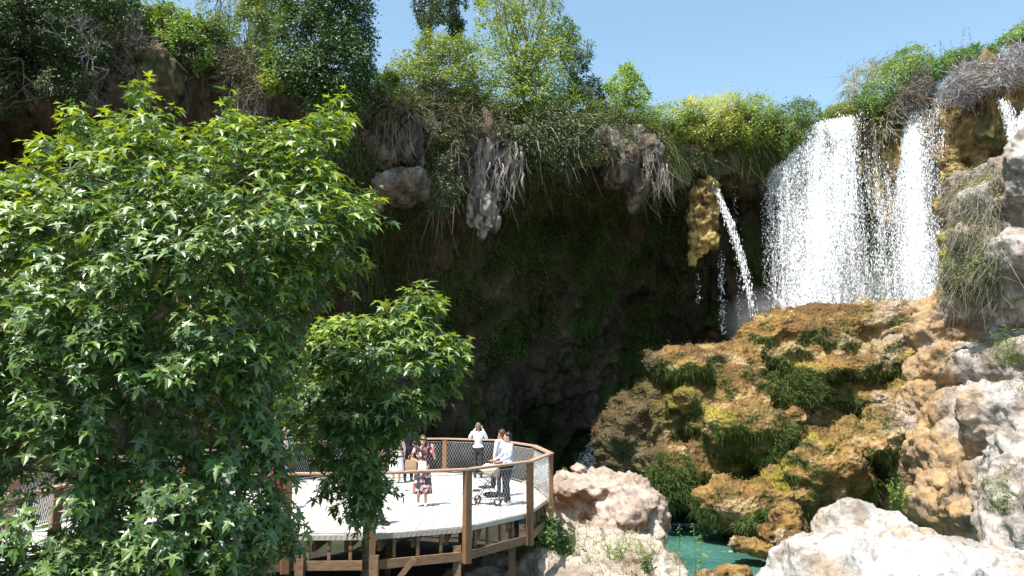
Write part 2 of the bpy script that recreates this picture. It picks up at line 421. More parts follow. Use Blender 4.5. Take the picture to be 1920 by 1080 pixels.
# the great mossy tufa mound under the falls
ML = [(1275, 690, 35, 48, 1.5, 34), (1345, 700, 36, 100, 2.2, 52, 12), (1290, 755, 34.5, 45, 1.4, 30), (1322, 800, 34, 36, 1.2, 34),
      (1450, 665, 38, 130, 2.6, 62, 14), (1570, 640, 39.5, 140, 3.4, 58), (1690, 625, 39.5, 130, 3.4, 48), (1560, 700, 37.5, 120, 2.4, 70),
      (1420, 805, 32.6, 92, 1.8, 62), (1385, 745, 34.6, 70, 1.6, 42), (1180, 850, 35.5, 62, 2.2, 105), (1225, 790, 36, 55, 2.0, 80), (1270, 730, 36.4, 50, 1.6, 60),
      (1262, 880, 33.6, 58, 1.6, 44), (1335, 890, 34.0, 56, 1.4, 58), (1500, 900, 37.0, 230, 3.0, 150), (1420, 860, 37.0, 170, 3.0, 120),
      (1600, 800, 38.6, 230, 3.2, 170), (1390, 945, 30.4, 92, 1.7, 42, 8), (1450, 925, 31, 60, 1.5, 36), (1300, 800, 38.2, 120, 2.2, 130),
      (1552, 885, 30.0, 74, 1.5, 74, -24), (1615, 828, 30.6, 76, 1.3, 40), (1700, 840, 31.2, 66, 1.7, 92), (1500, 950, 30.5, 40, 1.4, 46), (1700, 915, 31, 70, 1.8, 66),
      (1640, 745, 35.2, 96, 1.6, 46), (1740, 790, 33, 66, 1.8, 60), (1700, 700, 36, 110, 2.2, 70), (1590, 690, 35.8, 100, 1.9, 20, 5), (1500, 655, 36.6, 90, 1.6, 24, 8)]
v, f = lumps(ML, 0.13, 3, warp=.35)
v, n = rockdisp(v, f, .28, .36, .20, .8, .22, .9, .04, 5.0, 21, (1, 1, 1.5))
v, n = rockdisp(v, f, .10, 1.6, .06, 3.0, .07, 3.4, .022, 8.0, 24, (1, 1, 1.1))
xr = v[:, 0] / v[:, 1] * F + 960                           # bearing, for where the bare rock begins
c = mixc(RUST, OCH, sm(fbm(v, .7, 3, seed=31), -.3, .3))
c = mixc(c, (0.11, 0.10, 0.035), sm(fbm(v, .5, 3, seed=37), .05, .4) * .5)
c = mixc(c, (0.42, 0.30, 0.15), sm(fbm(v, .8, 3, seed=38), .22, .45) * .8)
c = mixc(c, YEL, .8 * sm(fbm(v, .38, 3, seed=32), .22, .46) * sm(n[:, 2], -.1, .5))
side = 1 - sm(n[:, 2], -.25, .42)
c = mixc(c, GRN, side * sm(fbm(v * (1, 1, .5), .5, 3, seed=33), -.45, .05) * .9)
bare = sm(xr + 60 * fbm(v, .5, 3, seed=34), 1590, 1720) * sm(fbm(v, .55, 3, seed=35), -.32, .12)
c = mixc(c, mixc((0.50, 0.38, 0.27), PINK, sm(fbm(v, .9, 3, seed=36), -.3, .3)), bare * .92)
c = mixc(c, (0.06, 0.048, 0.026), sm(1250 - xr, -10, 30) * .8)  # left end of the mound: shade and wet rock both put into the colour
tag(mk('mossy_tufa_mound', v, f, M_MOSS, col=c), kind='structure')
MOUND = (v, n, xr)

# stones along the shore of the pool
def boulder(label, L, vox, mat, colf, disp, group=None, name='boulder', it=3):
    v, f = lumps(L, vox, it, warp=.3)
    v, n = rockdisp(v, f, *disp)
    org = ((v[:, 0].min() + v[:, 0].max()) / 2, (v[:, 1].min() + v[:, 1].max()) / 2, v[:, 2].min())
    o = tag(mk(name, v, f, mat, col=colf(v, n), org=org), label, 'boulder', group)
    return v, n
def cmoss(v, n):
    return mixc(mixc(RUST, OCH, sm(fbm(v, 1.2, 3, seed=41), -.3, .3)), (0.42, 0.33, 0.2), sm(fbm(v, .9, 3, seed=42), .1, .4))
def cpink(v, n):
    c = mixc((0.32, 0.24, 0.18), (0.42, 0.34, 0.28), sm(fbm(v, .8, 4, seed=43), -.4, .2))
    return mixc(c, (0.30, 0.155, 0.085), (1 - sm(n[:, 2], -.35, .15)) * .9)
def cwhite(v, n):
    c = mixc((0.34, 0.305, 0.27), (0.46, 0.43, 0.40), sm(fbm(v, .7, 4, seed=44), -.4, .2))
    c = mixc(c, (0.40, 0.29, 0.19), sm(fbm(v, .9, 3, seed=45), .2, .5) * .8)
    cr_ = 1 - sm(np.abs(fbm(v, 1.3, 4, .6, seed=48)), .0, .035)
    c = mixc(c, (0.16, 0.12, 0.09), cr_ * .8)
    return mixc(c, (0.24, 0.19, 0.15), sm(fbm(v, 3.6, 3, seed=46), .3, .55) * .85)
boulder('low ochre rock in the pool below the green hanging moss', [(1400, 1018, 26.5, 30, .6, 14), (1455, 1005, 27, 28, .6, 24), (1430, 1030, 26, 22, .5, 12)], .07, M_MOSS, cmoss, (.12, .9, .12, 2.2, .1, 2.5, .03, 8, 5))
boulder('ochre stone between the pool and the white foreground rock', [(1480, 985, 27.5, 34, .8, 34), (1500, 1030, 26, 34, .7, 30)], .07, M_MOSS, cmoss, (.14, .9, .12, 2.2, .1, 2.5, .03, 8, 7))
boulder('small dark mossy stone at the bottom edge of the pool', [(1375, 1076, 23.5, 32, .6, 16), (1325, 1085, 23, 22, .5, 14)], .06, M_MOSS, cmoss, (.1, .9, .1, 2.2, .1, 2.5, .03, 8, 9))
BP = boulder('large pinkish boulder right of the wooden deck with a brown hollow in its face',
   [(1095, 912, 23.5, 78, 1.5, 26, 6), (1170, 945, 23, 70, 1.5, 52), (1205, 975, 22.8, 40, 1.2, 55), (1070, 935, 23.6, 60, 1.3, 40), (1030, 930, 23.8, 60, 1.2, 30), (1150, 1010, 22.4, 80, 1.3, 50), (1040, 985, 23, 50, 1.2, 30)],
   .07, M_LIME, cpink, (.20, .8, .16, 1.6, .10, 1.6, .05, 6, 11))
boulder('small pale rock on top of the pinkish boulder', [(1083, 880, 23.2, 15, .3, 9)], .03, M_LIME, cpink, (.06, 2, .05, 4, 0, 2, .02, 9, 12))
BW = boulder('huge sunlit white boulder filling the lower right corner',
   [(1640, 1068, 10.0, 95, 1.1, 84), (1545, 1093, 9.7, 85, .9, 82), (1495, 1118, 9.3, 46, .8, 76), (1735, 1103, 10.1, 110, 1.2, 84, 18), (1850, 1133, 10, 130, 1.3, 86, 16), (1650, 1160, 9, 250, 1.5, 130), (1920, 1200, 8.7, 230, 1.5, 140)],
   .04, M_NEAR, cwhite, (.12, 1.0, .085, 1.9, .02, 2.6, .022, 8, 14), it=3)
# rocky bank beneath the pink boulder
v, f = lumps([(1090, 1060, 20.5, 100, 1.6, 46), (1180, 1085, 20, 90, 1.5, 56), (1010, 1090, 20, 80, 1.5, 50), (1060, 1140, 19, 200, 2.0, 90), (920, 1120, 20, 90, 1.5, 50)], .08, 3, warp=.3)
v, n = rockdisp(v, f, .2, .8, .12, 1.8, 0, 1, .05, 6, 15)
c = mixc((0.30, 0.24, 0.18), (0.46, 0.39, 0.32), sm(fbm(v, 1.0, 4, seed=47), -.4, .3))
tag(mk('rocky_bank', v, f, M_LIME, col=c), kind='structure'); BANK = (v, n)

# the bare slope on the right, up to the pitted overhanging outcrop
RL = [(1880, 400, 27, 72, 2.0, 62), (1900, 470, 26.5, 88, 2.0, 84), (1862, 520, 27, 62, 1.6, 52), (1960, 380, 26, 110, 2.4, 110), (1830, 360, 28.5, 40, 1.4, 36),
      (1950, 560, 26, 90, 1.6, 60), (1800, 600, 32, 70, 1.6, 50), (1880, 690, 28.5, 110, 2.0, 44, 8), (1800, 690, 30.5, 90, 1.8, 40, 8), (1770, 760, 30, 70, 1.6, 60),
      (1840, 770, 28, 90, 1.8, 56), (1960, 700, 26, 100, 2, 60), (1850, 850, 25.5, 100, 1.8, 80, 30), (1930, 830, 24, 110, 2.2, 110), (1800, 930, 24.5, 66, 1.3, 52, 30),
      (1880, 960, 22, 110, 1.8, 80), (1960, 930, 20, 110, 2, 120), (1750, 870, 28.5, 40, 1.2, 60, 25), (1850, 640, 32, 130, 1.6, 90), (1740, 950, 24.8, 34, 1.0, 24), (1990, 1000, 18, 120, 2, 140)]
v, f = lumps(RL, .09, 3, warp=.3)
v, n = rockdisp(v, f, .34, .5, .20, 1.0, .14, 1.1, .04, 5.5, 17)
v, n = rockdisp(v, f, 0, 1, .06, 2.4, .05, 3.6, .025, 9.0, 18)
c = mixc((0.27, 0.22, 0.18), (0.40, 0.36, 0.33), sm(fbm(v, .6, 4, seed=51), -.4, .2))
xr = v[:, 0] / v[:, 1] * F + 960
c = mixc(c, (0.38, 0.23, 0.09), sm(1800 - xr + 70 * fbm(v, .6, 3, seed=52), -20, 60) * .8)
c = mixc(c, (0.19, 0.15, 0.12), sm(fbm(v, 1.8, 3, seed=53), .05, .4) * .7)
c = mixc(c, (0.12, 0.09, 0.06), (1 - sm(np.abs(fbm(v, .8, 4, .6, seed=58)), .0, .03)) * .8)
tag(mk('rock_slope', v, f, M_LIME, col=c), kind='structure'); SLOPE = (v, n, xr)

# lumps of tufa hanging out of the cliff
def tufa(label, L, colf, disp, name='tufa_lobe', vox=.09, mat=None, cat='tufa lobe', group=None):
    v, f = lumps(L, vox, 3, warp=.25)
    v, n = rockdisp(v, f, *disp)
    if name == 'tufa_lobe': v, n = rockdisp(v, f, .0, 1, .13, 2.6, .12, 2.6, .05, 9, int(L[0][0]) % 17, (1, 1, .28))
    org = (v[:, 0].mean(), v[:, 1].mean(), v[:, 2].min())
    tag(mk(name, v, f, mat or M_CLIFF, col=colf(v, n), org=org), label, cat, group)
    return v, n
def cgrey(v, n):
    c = mixc((0.085, 0.068, 0.052), (0.215, 0.185, 0.16), sm(fbm(v * (1, 1, .22), 2.2, 4, seed=61), -.3, .3))
    return mixc(c, (0.15, 0.10, 0.065), sm(fbm(v, .8, 3, seed=66), -.05, .35) * .8)
def cbrn(v, n):
    c = mixc((0.085, 0.062, 0.035), (0.22, 0.165, 0.09), sm(fbm(v * (1, 1, .8), 4.5, 4, seed=62), -.3, .3))
    return mixc(c, (0.06, 0.075, 0.03), sm(fbm(v, .9, 3, seed=67), -.05, .3) * .7)
def cgold(v, n): return mixc((0.17, 0.11, 0.04), (0.42, 0.30, 0.11), sm(fbm(v * (1, 1, .7), 1.6, 3, seed=63), -.35, .25))
ST = (1, 1, .32)
tufa('smooth brown rock pillar high above the large plane tree', [(292, 112, 27.1, 30, .8, 30), (290, 155, 27.2, 34, .8, 46), (312, 150, 27.6, 30, .8, 50), (300, 215, 27.9, 24, .7, 40)], cbrn, (.10, .8, .05, 2.0, .0, 1, .03, 7, 31, ST))
tufa('grey domed rock lobe with dry drapery above the small plane tree', [(690, 268, 30.8, 58, .8, 34), (742, 222, 30.6, 36, .8, 36, -25), (655, 292, 31.0, 30, .7, 38), (764, 262, 30.6, 20, .6, 52), (722, 292, 30.5, 30, .6, 26), (786, 290, 30.9, 10, .4, 40), (700, 225, 31.2, 40, .8, 30), (640, 250, 31.2, 30, .8, 34)], cgrey, (.16, .7, .16, 1.7, .0, 1, .05, 6, 33, ST))
tufa('rounded pale rock knob below the grey domed lobe', [(768, 342, 30.2, 34, .7, 26), (735, 350, 30.3, 30, .7, 26, 25), (706, 372, 30.5, 16, .5, 24, 20), (795, 362, 30.4, 12, .4, 20), (750, 372, 30.9, 36, .6, 16)], cgrey, (.10, .9, .07, 2.0, .0, 1, .04, 6, 35))
tufa('slanting grey rock drape, left of the two over the cave', [(1140, 275, 35.6, 36, .9, 34), (1165, 310, 35.7, 34, .8, 50, -28), (1195, 355, 35.9, 16, .5, 48, -18)], cgrey, (.10, .8, .14, 2.0, .0, 1, .05, 7, 37, ST))
tufa('grey rock drape with ragged lower edge beside the rim shrubs', [(1215, 290, 36.6, 34, .8, 40, -15), (1235, 325, 36.8, 22, .6, 34)], cgrey, (.10, .8, .14, 2.0, .0, 1, .05, 7, 39, ST))
tufa('thick twisted drape of fused grey roots hanging deepest over the dark cave wall', [(912, 285, 32.7, 20, .5, 44), (902, 335, 32.7, 22, .5, 40), (906, 385, 32.7, 28, .5, 32), (895, 405, 32.7, 18, .4, 28), (922, 405, 32.7, 14, .4, 34), (904, 432, 32.8, 9, .3, 20), (944, 300, 32.9, 10, .3, 46), (934, 350, 32.9, 8, .3, 30)], (lambda v, n: mixc((0.09, 0.075, 0.06), (0.34, 0.30, 0.27), sm(fbm(v * (1, 1, .2), 3.0, 4, seed=68), -.3, .3))), (.14, 1.4, .16, 2.8, .0, 1, .06, 9, 51, (1, 1, .25)), name='root_drape', cat='root drape', vox=.06)
tufa('golden hanging tufa column beside the thin water jet', [(1325, 365, 40.2, 30, .7, 34), (1315, 410, 40.2, 28, .6, 28), (1318, 450, 40.2, 30, .6, 26), (1302, 480, 40.2, 9, .25, 22), (1335, 400, 40.2, 14, .5, 30)], cgold, (.12, 1.2, .14, 2.2, .22, 2.2, .05, 7, 41))
tufa('brown streaked tufa curtain between the two big waterfalls', [(1672, 290, 40.9, 30, .5, 62), (1660, 360, 41.1, 20, .4, 70), (1688, 350, 41.2, 16, .4, 70)], cgold, (.08, .8, .16, 2.2, .0, 1, .05, 7, 43, (1, 1, .2)))
for i, (lab, L) in enumerate([
    ('golden mossy knob hanging right of the tall waterfall, middle one', [(1790, 330, 38.6, 28, .6, 26), (1778, 300, 38.8, 20, .5, 24)]),
    ('yellow mossy cushion jutting into the waterfall foot spray', [(1782, 385, 36.6, 32, .6, 22, 20), (1800, 372, 36.5, 26, .6, 22)]),
    ('bright yellow moss knob under the jutting mossy cushion', [(1785, 450, 35.2, 22, .5, 20), (1778, 478, 35.2, 14, .4, 14), (1800, 440, 35.4, 16, .5, 22)])]):
    tufa(lab, L, cgold if i < 2 else (lambda v, n: mixc((0.30, 0.24, 0.06), (0.46, 0.42, 0.07), sm(fbm(v, 2, 3, seed=64), -.3, .3))), (.08, 1.2, .10, 2.4, .12, 2.4, .03, 8, 45 + i), name='moss_knob', vox=.07, mat=M_MOSS, cat='moss knob')
tufa('small yellow tufa cone standing in the waterfall spray', [(1620, 575, 40.3, 14, .4, 22), (1590, 582, 40.3, 18, .4, 14)], lambda v, n: mixc((0.42, 0.30, 0.12), (0.55, 0.47, 0.25), sm(fbm(v, 2, 3, seed=65), -.3, .3)), (.06, 1.2, .06, 2.4, 0, 1, .03, 8, 49), name='tufa_cone', mat=M_MOSS)

# ============================================================ FALLING WATER
def watermat(name, cs=(4.0, 4.0, .22), fine=15.0):
    m, t, b, o = nodes(name); L = t.links.new
    b.inputs['Base Color'].default_value = (0.93, 0.95, 0.97, 1); b.inputs['Roughness'].default_value = .5
    b.inputs['Specular IOR Level'].default_value = .3
    g = N(t, 'NewGeometry'); at = N(t, 'Attribute', attribute_name='dens')
    mp = N(t, 'Mapping'); mp.inputs['Scale'].default_value = cs; L(g.outputs['Position'], mp.inputs[0])
    n1 = N(t, 'TexNoise', i_Scale=1.0, i_Detail=5.0, i_Roughness=.7); L(mp.outputs[0], n1.inputs['Vector'])
    mp2 = N(t, 'Mapping'); mp2.inputs['Scale'].default_value = (fine, fine, fine * .45); L(g.outputs['Position'], mp2.inputs[0])
    n2 = N(t, 'TexNoise', i_Scale=1.0, i_Detail=3.0, i_Roughness=.6); L(mp2.outputs[0], n2.inputs['Vector'])
    a = N(t, 'Math', operation='MULTIPLY_ADD', i_1=2.0); L(n1.outputs['Fac'], a.inputs[0]); L(at.outputs['Fac'], a.inputs[2])
    a2 = N(t, 'Math', operation='MULTIPLY_ADD', i_1=2.4); L(n2.outputs['Fac'], a2.inputs[0]); L(a.outputs[0], a2.inputs[2])
    r = N(t, 'MapRange', i_1=1.86, i_2=2.62, i_3=0.0, i_4=1.0); L(a2.outputs[0], r.inputs[0])
    tr = N(t, 'BsdfTransparent'); tl = N(t, 'BsdfTranslucent'); tl.inputs[0].default_value = (.93, .95, .97, 1)
    m1 = N(t, 'MixShader', i_0=.15); L(b.outputs[0], m1.inputs[1]); L(tl.outputs[0], m1.inputs[2])
    m2 = N(t, 'MixShader'); L(r.outputs[0], m2.inputs[0]); L(tr.outputs[0], m2.inputs[1]); L(m1.outputs[0], m2.inputs[2]); L(m2.outputs[0], o.inputs[0])
    bp = N(t, 'Bump', i_Distance=.25, i_Strength=1.0); L(a2.outputs[0], bp.inputs['Height']); nn_ = N(t, 'VectorMath', operation='ADD'); nn_.inputs[1].default_value = (-.15, -.5, 1.1); L(bp.outputs[0], nn_.inputs[0]); nz = N(t, 'VectorMath', operation='NORMALIZE'); L(nn_.outputs[0], nz.inputs[0]); L(nz.outputs[0], b.inputs['Normal'])
    return m
M_FALL = watermat('falling_water')
M_DROP = simple('water_drops', (.93, .95, .97), .4, .4)
def interp(xs, ys, x): return np.interp(x, xs, ys)
def fallsheet(top, bot, Ytop, Ybot, nu, nv, densf, off, bulge):
    """top/bot: lists of photo points along the upper and lower edge; the sheet arcs out from the brink and falls"""
    u = np.linspace(0, 1, nu); w = np.linspace(0, 1, nv)
    T = np.array(top, float); B = np.array(bot, float)
    kt = np.linspace(0, 1, len(T)); kb = np.linspace(0, 1, len(B))
    pts = []
    for ui in u:
        tx, ty = np.interp(ui, kt, T[:, 0]), np.interp(ui, kt, T[:, 1]); bx, by = np.interp(ui, kb, B[:, 0]), np.interp(ui, kb, B[:, 1])
        a = P(tx, ty, np.interp(ui, [0, 1], Ytop)); c = P(bx, by, np.interp(ui, [0, 1], Ybot))
        s = w; hor = np.sqrt(s)
        q = a[None] * (1 - hor[:, None]) + c[None] * hor[:, None]; q[:, 2] = a[2] + (c[2] - a[2]) * s
        pts.append(q)
    v = np.array(pts); U, Wv = np.meshgrid(u, w, indexing='ij')
    v[:, :, 1] -= off
    v = v.reshape(-1, 3); U = U.ravel(); Wv = Wv.ravel()
    v[:, 1] += bulge * fbm(v * (1, 1, .12), 1.1, 3, .6, seed=int(off * 10)) * np.minimum(1, Wv * 6 + .1)
    return v, gridfaces(nu, nv), densf(U, Wv, v)
def drops(pts, size, seed=0, stretch=1.8):
    r = np.random.default_rng(seed); n = len(pts)
    o = np.array([(1, 0, 0), (-1, 0, 0), (0, 1, 0), (0, -1, 0), (0, 0, 1), (0, 0, -1)], float)
    fc = np.array([(0, 2, 4), (2, 1, 4), (1, 3, 4), (3, 0, 4), (2, 0, 5), (1, 2, 5), (3, 1, 5), (0, 3, 5)])
    s = size * r.lognormal(0, .45, n)[:, None] * np.ones((1, 3)); s[:, 2] *= stretch * r.uniform(.6, 1.3, n)
    v = pts[:, None] + o[None] * s[:, None]; f = fc[None] + (np.arange(n) * 6)[:, None, None]
    return v.reshape(-1, 3), f.reshape(-1, 3)
def topline(V):
    o = np.argsort(V[:, 0]); x = V[o, 0]; e = np.linspace(x[0], x[-1], 24); k = np.digitize(V[:, 0], e)
    return (e[:-1] + e[1:]) / 2, [V[k == j, 2].max() if (k == j).any() else V[:, 2].max() for j in range(1, 24)]
def waterfall(label, layers, nd, dsize, seed, name='waterfall', spread=.35):
    """one thing: overlapping torn sheets plus loose drops in front and behind"""
    root = None; SH = []
    for k, (v, f, dn) in enumerate(layers): SH.append((v, f, dn))
    V = np.concatenate([s[0] for s in SH]); Fo = []; n = 0
    for s in SH: Fo.append(s[1] + n); n += len(s[0])
    D = np.concatenate([s[2] for s in SH])
    org = (V[:, 0].mean(), V[:, 1].mean(), V[:, 2].min())
    o = tag(mk(name, V, np.concatenate(Fo), M_FALL, dens=D, org=org), label, 'waterfall')
    r = np.random.default_rng(seed); w = np.clip(D + .75, .05, 1.2) ** 1.5
    i = r.choice(len(V), nd, p=w / w.sum()); p = V[i] + r.normal(0, 1, (nd, 3)) * (spread, spread, spread * 1.5) + (0, -.25, 0)
    top_ = org[2] + (V[:, 2].max() - V[:, 2].min()); q = p[:, 2] < np.interp(p[:, 0], *topline(V)) - .02; p = p[q]; big = np.clip(D[i][q] + .35, 0, 1)
    dv, df = drops(p, dsize * (1 + .5 * big)[:, None], seed, 5.0)
    d = mk('water_drops', dv - np.array(org), df, M_DROP, smooth=True, org=np.zeros(3)); d.parent = o; d['kind'] = 'stuff'
    return o
def dA(U, Wv, v):
    x = v[:, 0] / v[:, 1] * F + 960
    d = -.46 + .85 * np.exp(-((x - (1572 - 30 * Wv)) / 30) ** 2) + .55 * np.exp(-((x - 1608) / 18) ** 2) * (1 - Wv) ** .7 + .22 * np.exp(-((x - 1490) / 26) ** 2) + .25 * fbm(v * (1, 1, .05), 1.5, 3, seed=6)
    d -= .9 * np.exp(-((x - 1575) / 9) ** 2) * np.exp(-((Wv - .12) / .14) ** 2)
    d -= .22 * sm(x, 1615, 1645) + .35 * (1 - sm(x, 1440, 1462))
    d += .30 * np.exp(-((x - 1672) / 30) ** 2) * sm(Wv, .1, .5)
    d += .35 * np.maximum(0, Wv - .72) + .3 * (1 - sm(Wv, 0, .3)) * (1 - sm(x, 1500, 1560))
    return d
tA = [(1442, 322), (1468, 306), (1490, 278), (1510, 246), (1530, 236), (1560, 232), (1600, 224), (1612, 216), (1632, 232)]
bA = [(1428, 618), (1480, 596), (1520, 590), (1560, 585), (1600, 583), (1640, 580), (1680, 578), (1700, 576), (1712, 575)]
bA = [(1428, 618), (1465, 602), (1500, 592), (1535, 588), (1570, 586), (1605, 584), (1640, 582), (1670, 580), (1695, 578)]
LA = [fallsheet(tA, bA, (42.2, 41.6), (41.4, 40.6), 120, 150, dA, o_, .5) for o_ in (0.05, .4, .8)]
waterfall('broad white curtain of water falling from the rim, widest of the waterfalls', LA, 40000, .0085, 1, spread=.20)
def dB(U, Wv, v):
    x = v[:, 0] / v[:, 1] * F + 960
    d = -.52 + .95 * np.exp(-((x - (1740 - 4 * Wv)) / 17) ** 2) + .2 * fbm(v * (1, 1, .05), 1.7, 3, seed=7) + .30 * np.exp(-((x - 1712) / 16) ** 2) * (1 - .6 * Wv)
    d += .3 * np.maximum(0, Wv - .6)
    return d - .20 * (1 - sm(x, 1668, 1696))
tB = [(1702, 212), (1716, 208), (1730, 202), (1742, 190), (1757, 178)]
bB = [(1660, 582), (1690, 580), (1715, 576), (1738, 572), (1762, 568)]
LB = [fallsheet(tB, bB, (41.2, 39.9), (40.6, 39.4), 70, 150, dB, o_, .4) for o_ in (0.05, .35, .7)]
waterfall('tall narrow waterfall right of the broad curtain, solid white on its right edge', LB, 20000, .0085, 2, spread=.16)
def dC(U, Wv, v): return -.42 + .25 * np.sin(U * 3.1) + 0 * Wv
tC = [(1862, 186), (1870, 196), (1876, 202)]; bC = [(1886, 268), (1893, 268), (1902, 268)]
LC = [fallsheet(tC, bC, (36.6, 36.4), (35.6, 35.4), 16, 40, dC, o_, .2) for o_ in (0.02, .15)]
tC2 = [(1886, 226), (1905, 226), (1922, 200), (1950, 200)]; bC2 = [(1896, 306), (1908, 312), (1925, 318), (1955, 320)]
LC += [fallsheet(tC2, bC2, (35.6, 34.6), (34.9, 34.2), 24, 40, dC, o_, .2) for o_ in (0.02, .2)]
waterfall('small stepped cascade high on the mossy wall at the right edge', LC, 1500, .010, 3, spread=.08)
def jet(label, pts, r0, r1, nd, seed, dz=.011):
    pts = np.array([P(*q) for q in pts]); k = np.linspace(0, 1, len(pts)); tt = np.linspace(0, 1, 40)
    c = np.stack([np.interp(tt, k, pts[:, i]) for i in range(3)], 1)
    for _ in range(3): c[1:-1] = .5 * c[1:-1] + .25 * (c[:-2] + c[2:])
    u = np.linspace(-1, 1, 9); rr = np.interp(tt, [0, 1], [r0, r1])
    Ls = []
    for a in (0, 1):
        ax = np.array((1, .2, .25)) if a == 0 else np.array((.3, -1, .2))
        v = (c[:, None] + u[None, :, None] * rr[:, None, None] * ax).reshape(-1, 3); T, U = np.meshgrid(tt, u, indexing='ij')
        Ls.append((v, gridfaces(40, 9), (.55 - .85 * T - .6 * U ** 2).ravel()))
    waterfall(label, Ls, nd, dz, seed, name='water_jet', spread=.12)
jet('thin arcing water jet falling beside the golden tufa column', [(1312, 327, 40.6), (1340, 358, 40.2), (1368, 420, 39.8), (1390, 490, 39.6), (1405, 550, 39.4), (1413, 612, 39.3)], .07, .22, 1800, 5)
for i, (x0, y0, x1, y1, Y) in enumerate([(1352, 470, 1356, 625, 41.5), (1376, 330, 1388, 620, 42.2), (1308, 505, 1310, 570, 40.3), (1430, 300, 1436, 560, 42.5)]):
    r = np.random.default_rng(40 + i); nn = (240, 160, 30, 320)[i]; t_ = r.random(nn) ** .8
    a, c_ = P(x0, y0, Y), P(x1, y1, Y); p = a[None] * (1 - t_[:, None]) + c_[None] * t_[:, None] + r.normal(0, 1, (nn, 3)) * (.09, .15, .1)
    dv, df = drops(p, .018, 60 + i)
    tag(mk('drip_line', dv, df, M_DROP, org=(a + c_) / 2), ['sparse drops falling behind the foot of the water jet', 'faint string of drops on the dark wall right of the jet', 'short drip under the tip of the golden tufa column', 'faint drops at the left edge of the broad curtain'][i], 'dripping water', kind='stuff')
# spray drifting at the foot of the falls
m_mist = bpy.data.materials.new('spray_mist'); m_mist.use_nodes = True; t = m_mist.node_tree; t.nodes.remove(t.nodes['Principled BSDF']); L = t.links.new
pv = N(t, 'VolumePrincipled'); pv.inputs['Color'].default_value = (.95, .97, 1, 1); tc = N(t, 'TexCoord'); gr_ = N(t, 'TexGradient', gradient_type='SPHERICAL'); L(tc.outputs['Object'], gr_.inputs[0])
nz_ = N(t, 'TexNoise', i_Scale=2.0, i_Detail=3.0); L(tc.outputs['Object'], nz_.inputs['Vector']); mm = N(t, 'Math', operation='MULTIPLY'); L(gr_.outputs['Fac'], mm.inputs[0]); L(nz_.outputs['Fac'], mm.inputs[1])
m2_ = N(t, 'Math', operation='MULTIPLY', i_1=.55); L(mm.outputs[0], m2_.inputs[0]); L(m2_.outputs[0], pv.inputs['Density']); L(pv.outputs[0], t.nodes['Material Output'].inputs['Volume'])
for (x, y, Y, sx_, sy_, sz_) in [(1450, 600, 40.8, 3.2, 1.6, 2.0), (1600, 560, 40.2, 3.4, 1.3, 2.6), (1725, 550, 38.9, 1.8, 1.0, 2.2)]:
    iv, fi = ico(3); mo = mk('mist', iv, fi, m_mist); mo.location = tuple(P(x, y, Y)); mo.scale = (sx_, sy_, sz_); mo['kind'] = 'stuff'
# foam where the falls land and where the stream enters the pool
FO = np.concatenate([RNG.uniform(0, 1, (2600, 3))])
xx = np.interp(FO[:, 0], [0, .3, 1], [1400, 1450, 1760]); pp = np.array([P(a, np.interp(a, [1400, 1450, 1560, 1760], [612, 596, 580, 566]) + 14 * (b_ - .5) + 10, 40.8 - 1.0 * c_) for a, b_, c_ in zip(xx, FO[:, 1], FO[:, 2])])
dv, df = drops(pp, .05, 8, 1.0); tag(mk('foam', dv, df, M_DROP), kind='stuff')
m_foam, t, b, o = nodes('foam_water'); L = t.links.new
b.inputs['Base Color'].default_value = (.8, .86, .88, 1); b.inputs['Roughness'].default_value = .4
g_ = N(t, 'NewGeometry'); n_ = N(t, 'TexNoise', i_Scale=3.2, i_Detail=6.0, i_Roughness=.7, i_Distortion=.6); L(g_.outputs['Position'], n_.inputs['Vector'])
at = N(t, 'Attribute', attribute_name='dens'); a_ = N(t, 'Math', operation='ADD'); L(n_.outputs['Fac'], a_.inputs[0]); L(at.outputs['Fac'], a_.inputs[1])
r_ = N(t, 'MapRange', i_1=.62, i_2=.9, i_3=0.0, i_4=.9); L(a_.outputs[0], r_.inputs[0]); tr = N(t, 'BsdfTransparent'); mx = N(t, 'MixShader')
L(r_.outputs[0], mx.inputs[0]); L(tr.outputs[0], mx.inputs[1]); L(b.outputs[0], mx.inputs[2]); L(mx.outputs[0], o.inputs[0])
def foampatch(cx, cy, rx, ry, amp, rot=0.0, rise=0.0):
    u = np.linspace(-1, 1, 40); U, V_ = np.meshgrid(u, u, indexing='ij'); c0 = PG(cx, cy, WZ)
    x, y = U * rx, V_ * ry; c_, s_ = math.cos(rot), math.sin(rot)
    v = np.stack([c0[0] + x * c_ - y * s_, c0[1] + x * s_ + y * c_, np.full(x.shape, WZ + .012) + rise * V_], 2).reshape(-1, 3)
    return v, gridfaces(40, 40), (amp - (U ** 2 + V_ ** 2)).ravel()
for a in [(1315, 985, 3.0, 1.2, .42, -.2), (1400, 1002, 2.2, .6, .35, -.1), (1380, 1035, 2.2, .6, .22, 0), (1300, 1020, 1.6, .5, .12, 0)]:
    v, f, dn = foampatch(*a); tag(mk('foam', v, f, m_foam, dens=dn), kind='stuff')
# rapid coming out of the cave at the left foot of the mound
t_ = np.linspace(0, 1, 60); u = np.linspace(-1, 1, 14)
cl = np.array([P(np.interp(a, [0, .5, 1], [1150, 1120, 1085]), np.interp(a, [0, .5, 1], [770, 840, 905]), np.interp(a, [0, 1], [41, 36])) for a in t_])
v = (cl[:, None] + u[None, :, None] * np.array((.75, .3, 0))).reshape(-1, 3); v[:, 2] += .12 * fbm(v, 1.8, 3, seed=3)
T, U = np.meshgrid(t_, u, indexing='ij')
tag(mk('stream', v, gridfaces(60, 14), M_FALL, dens=(.02 - .5 * U ** 2 - .1 * T).ravel()), kind='structure')
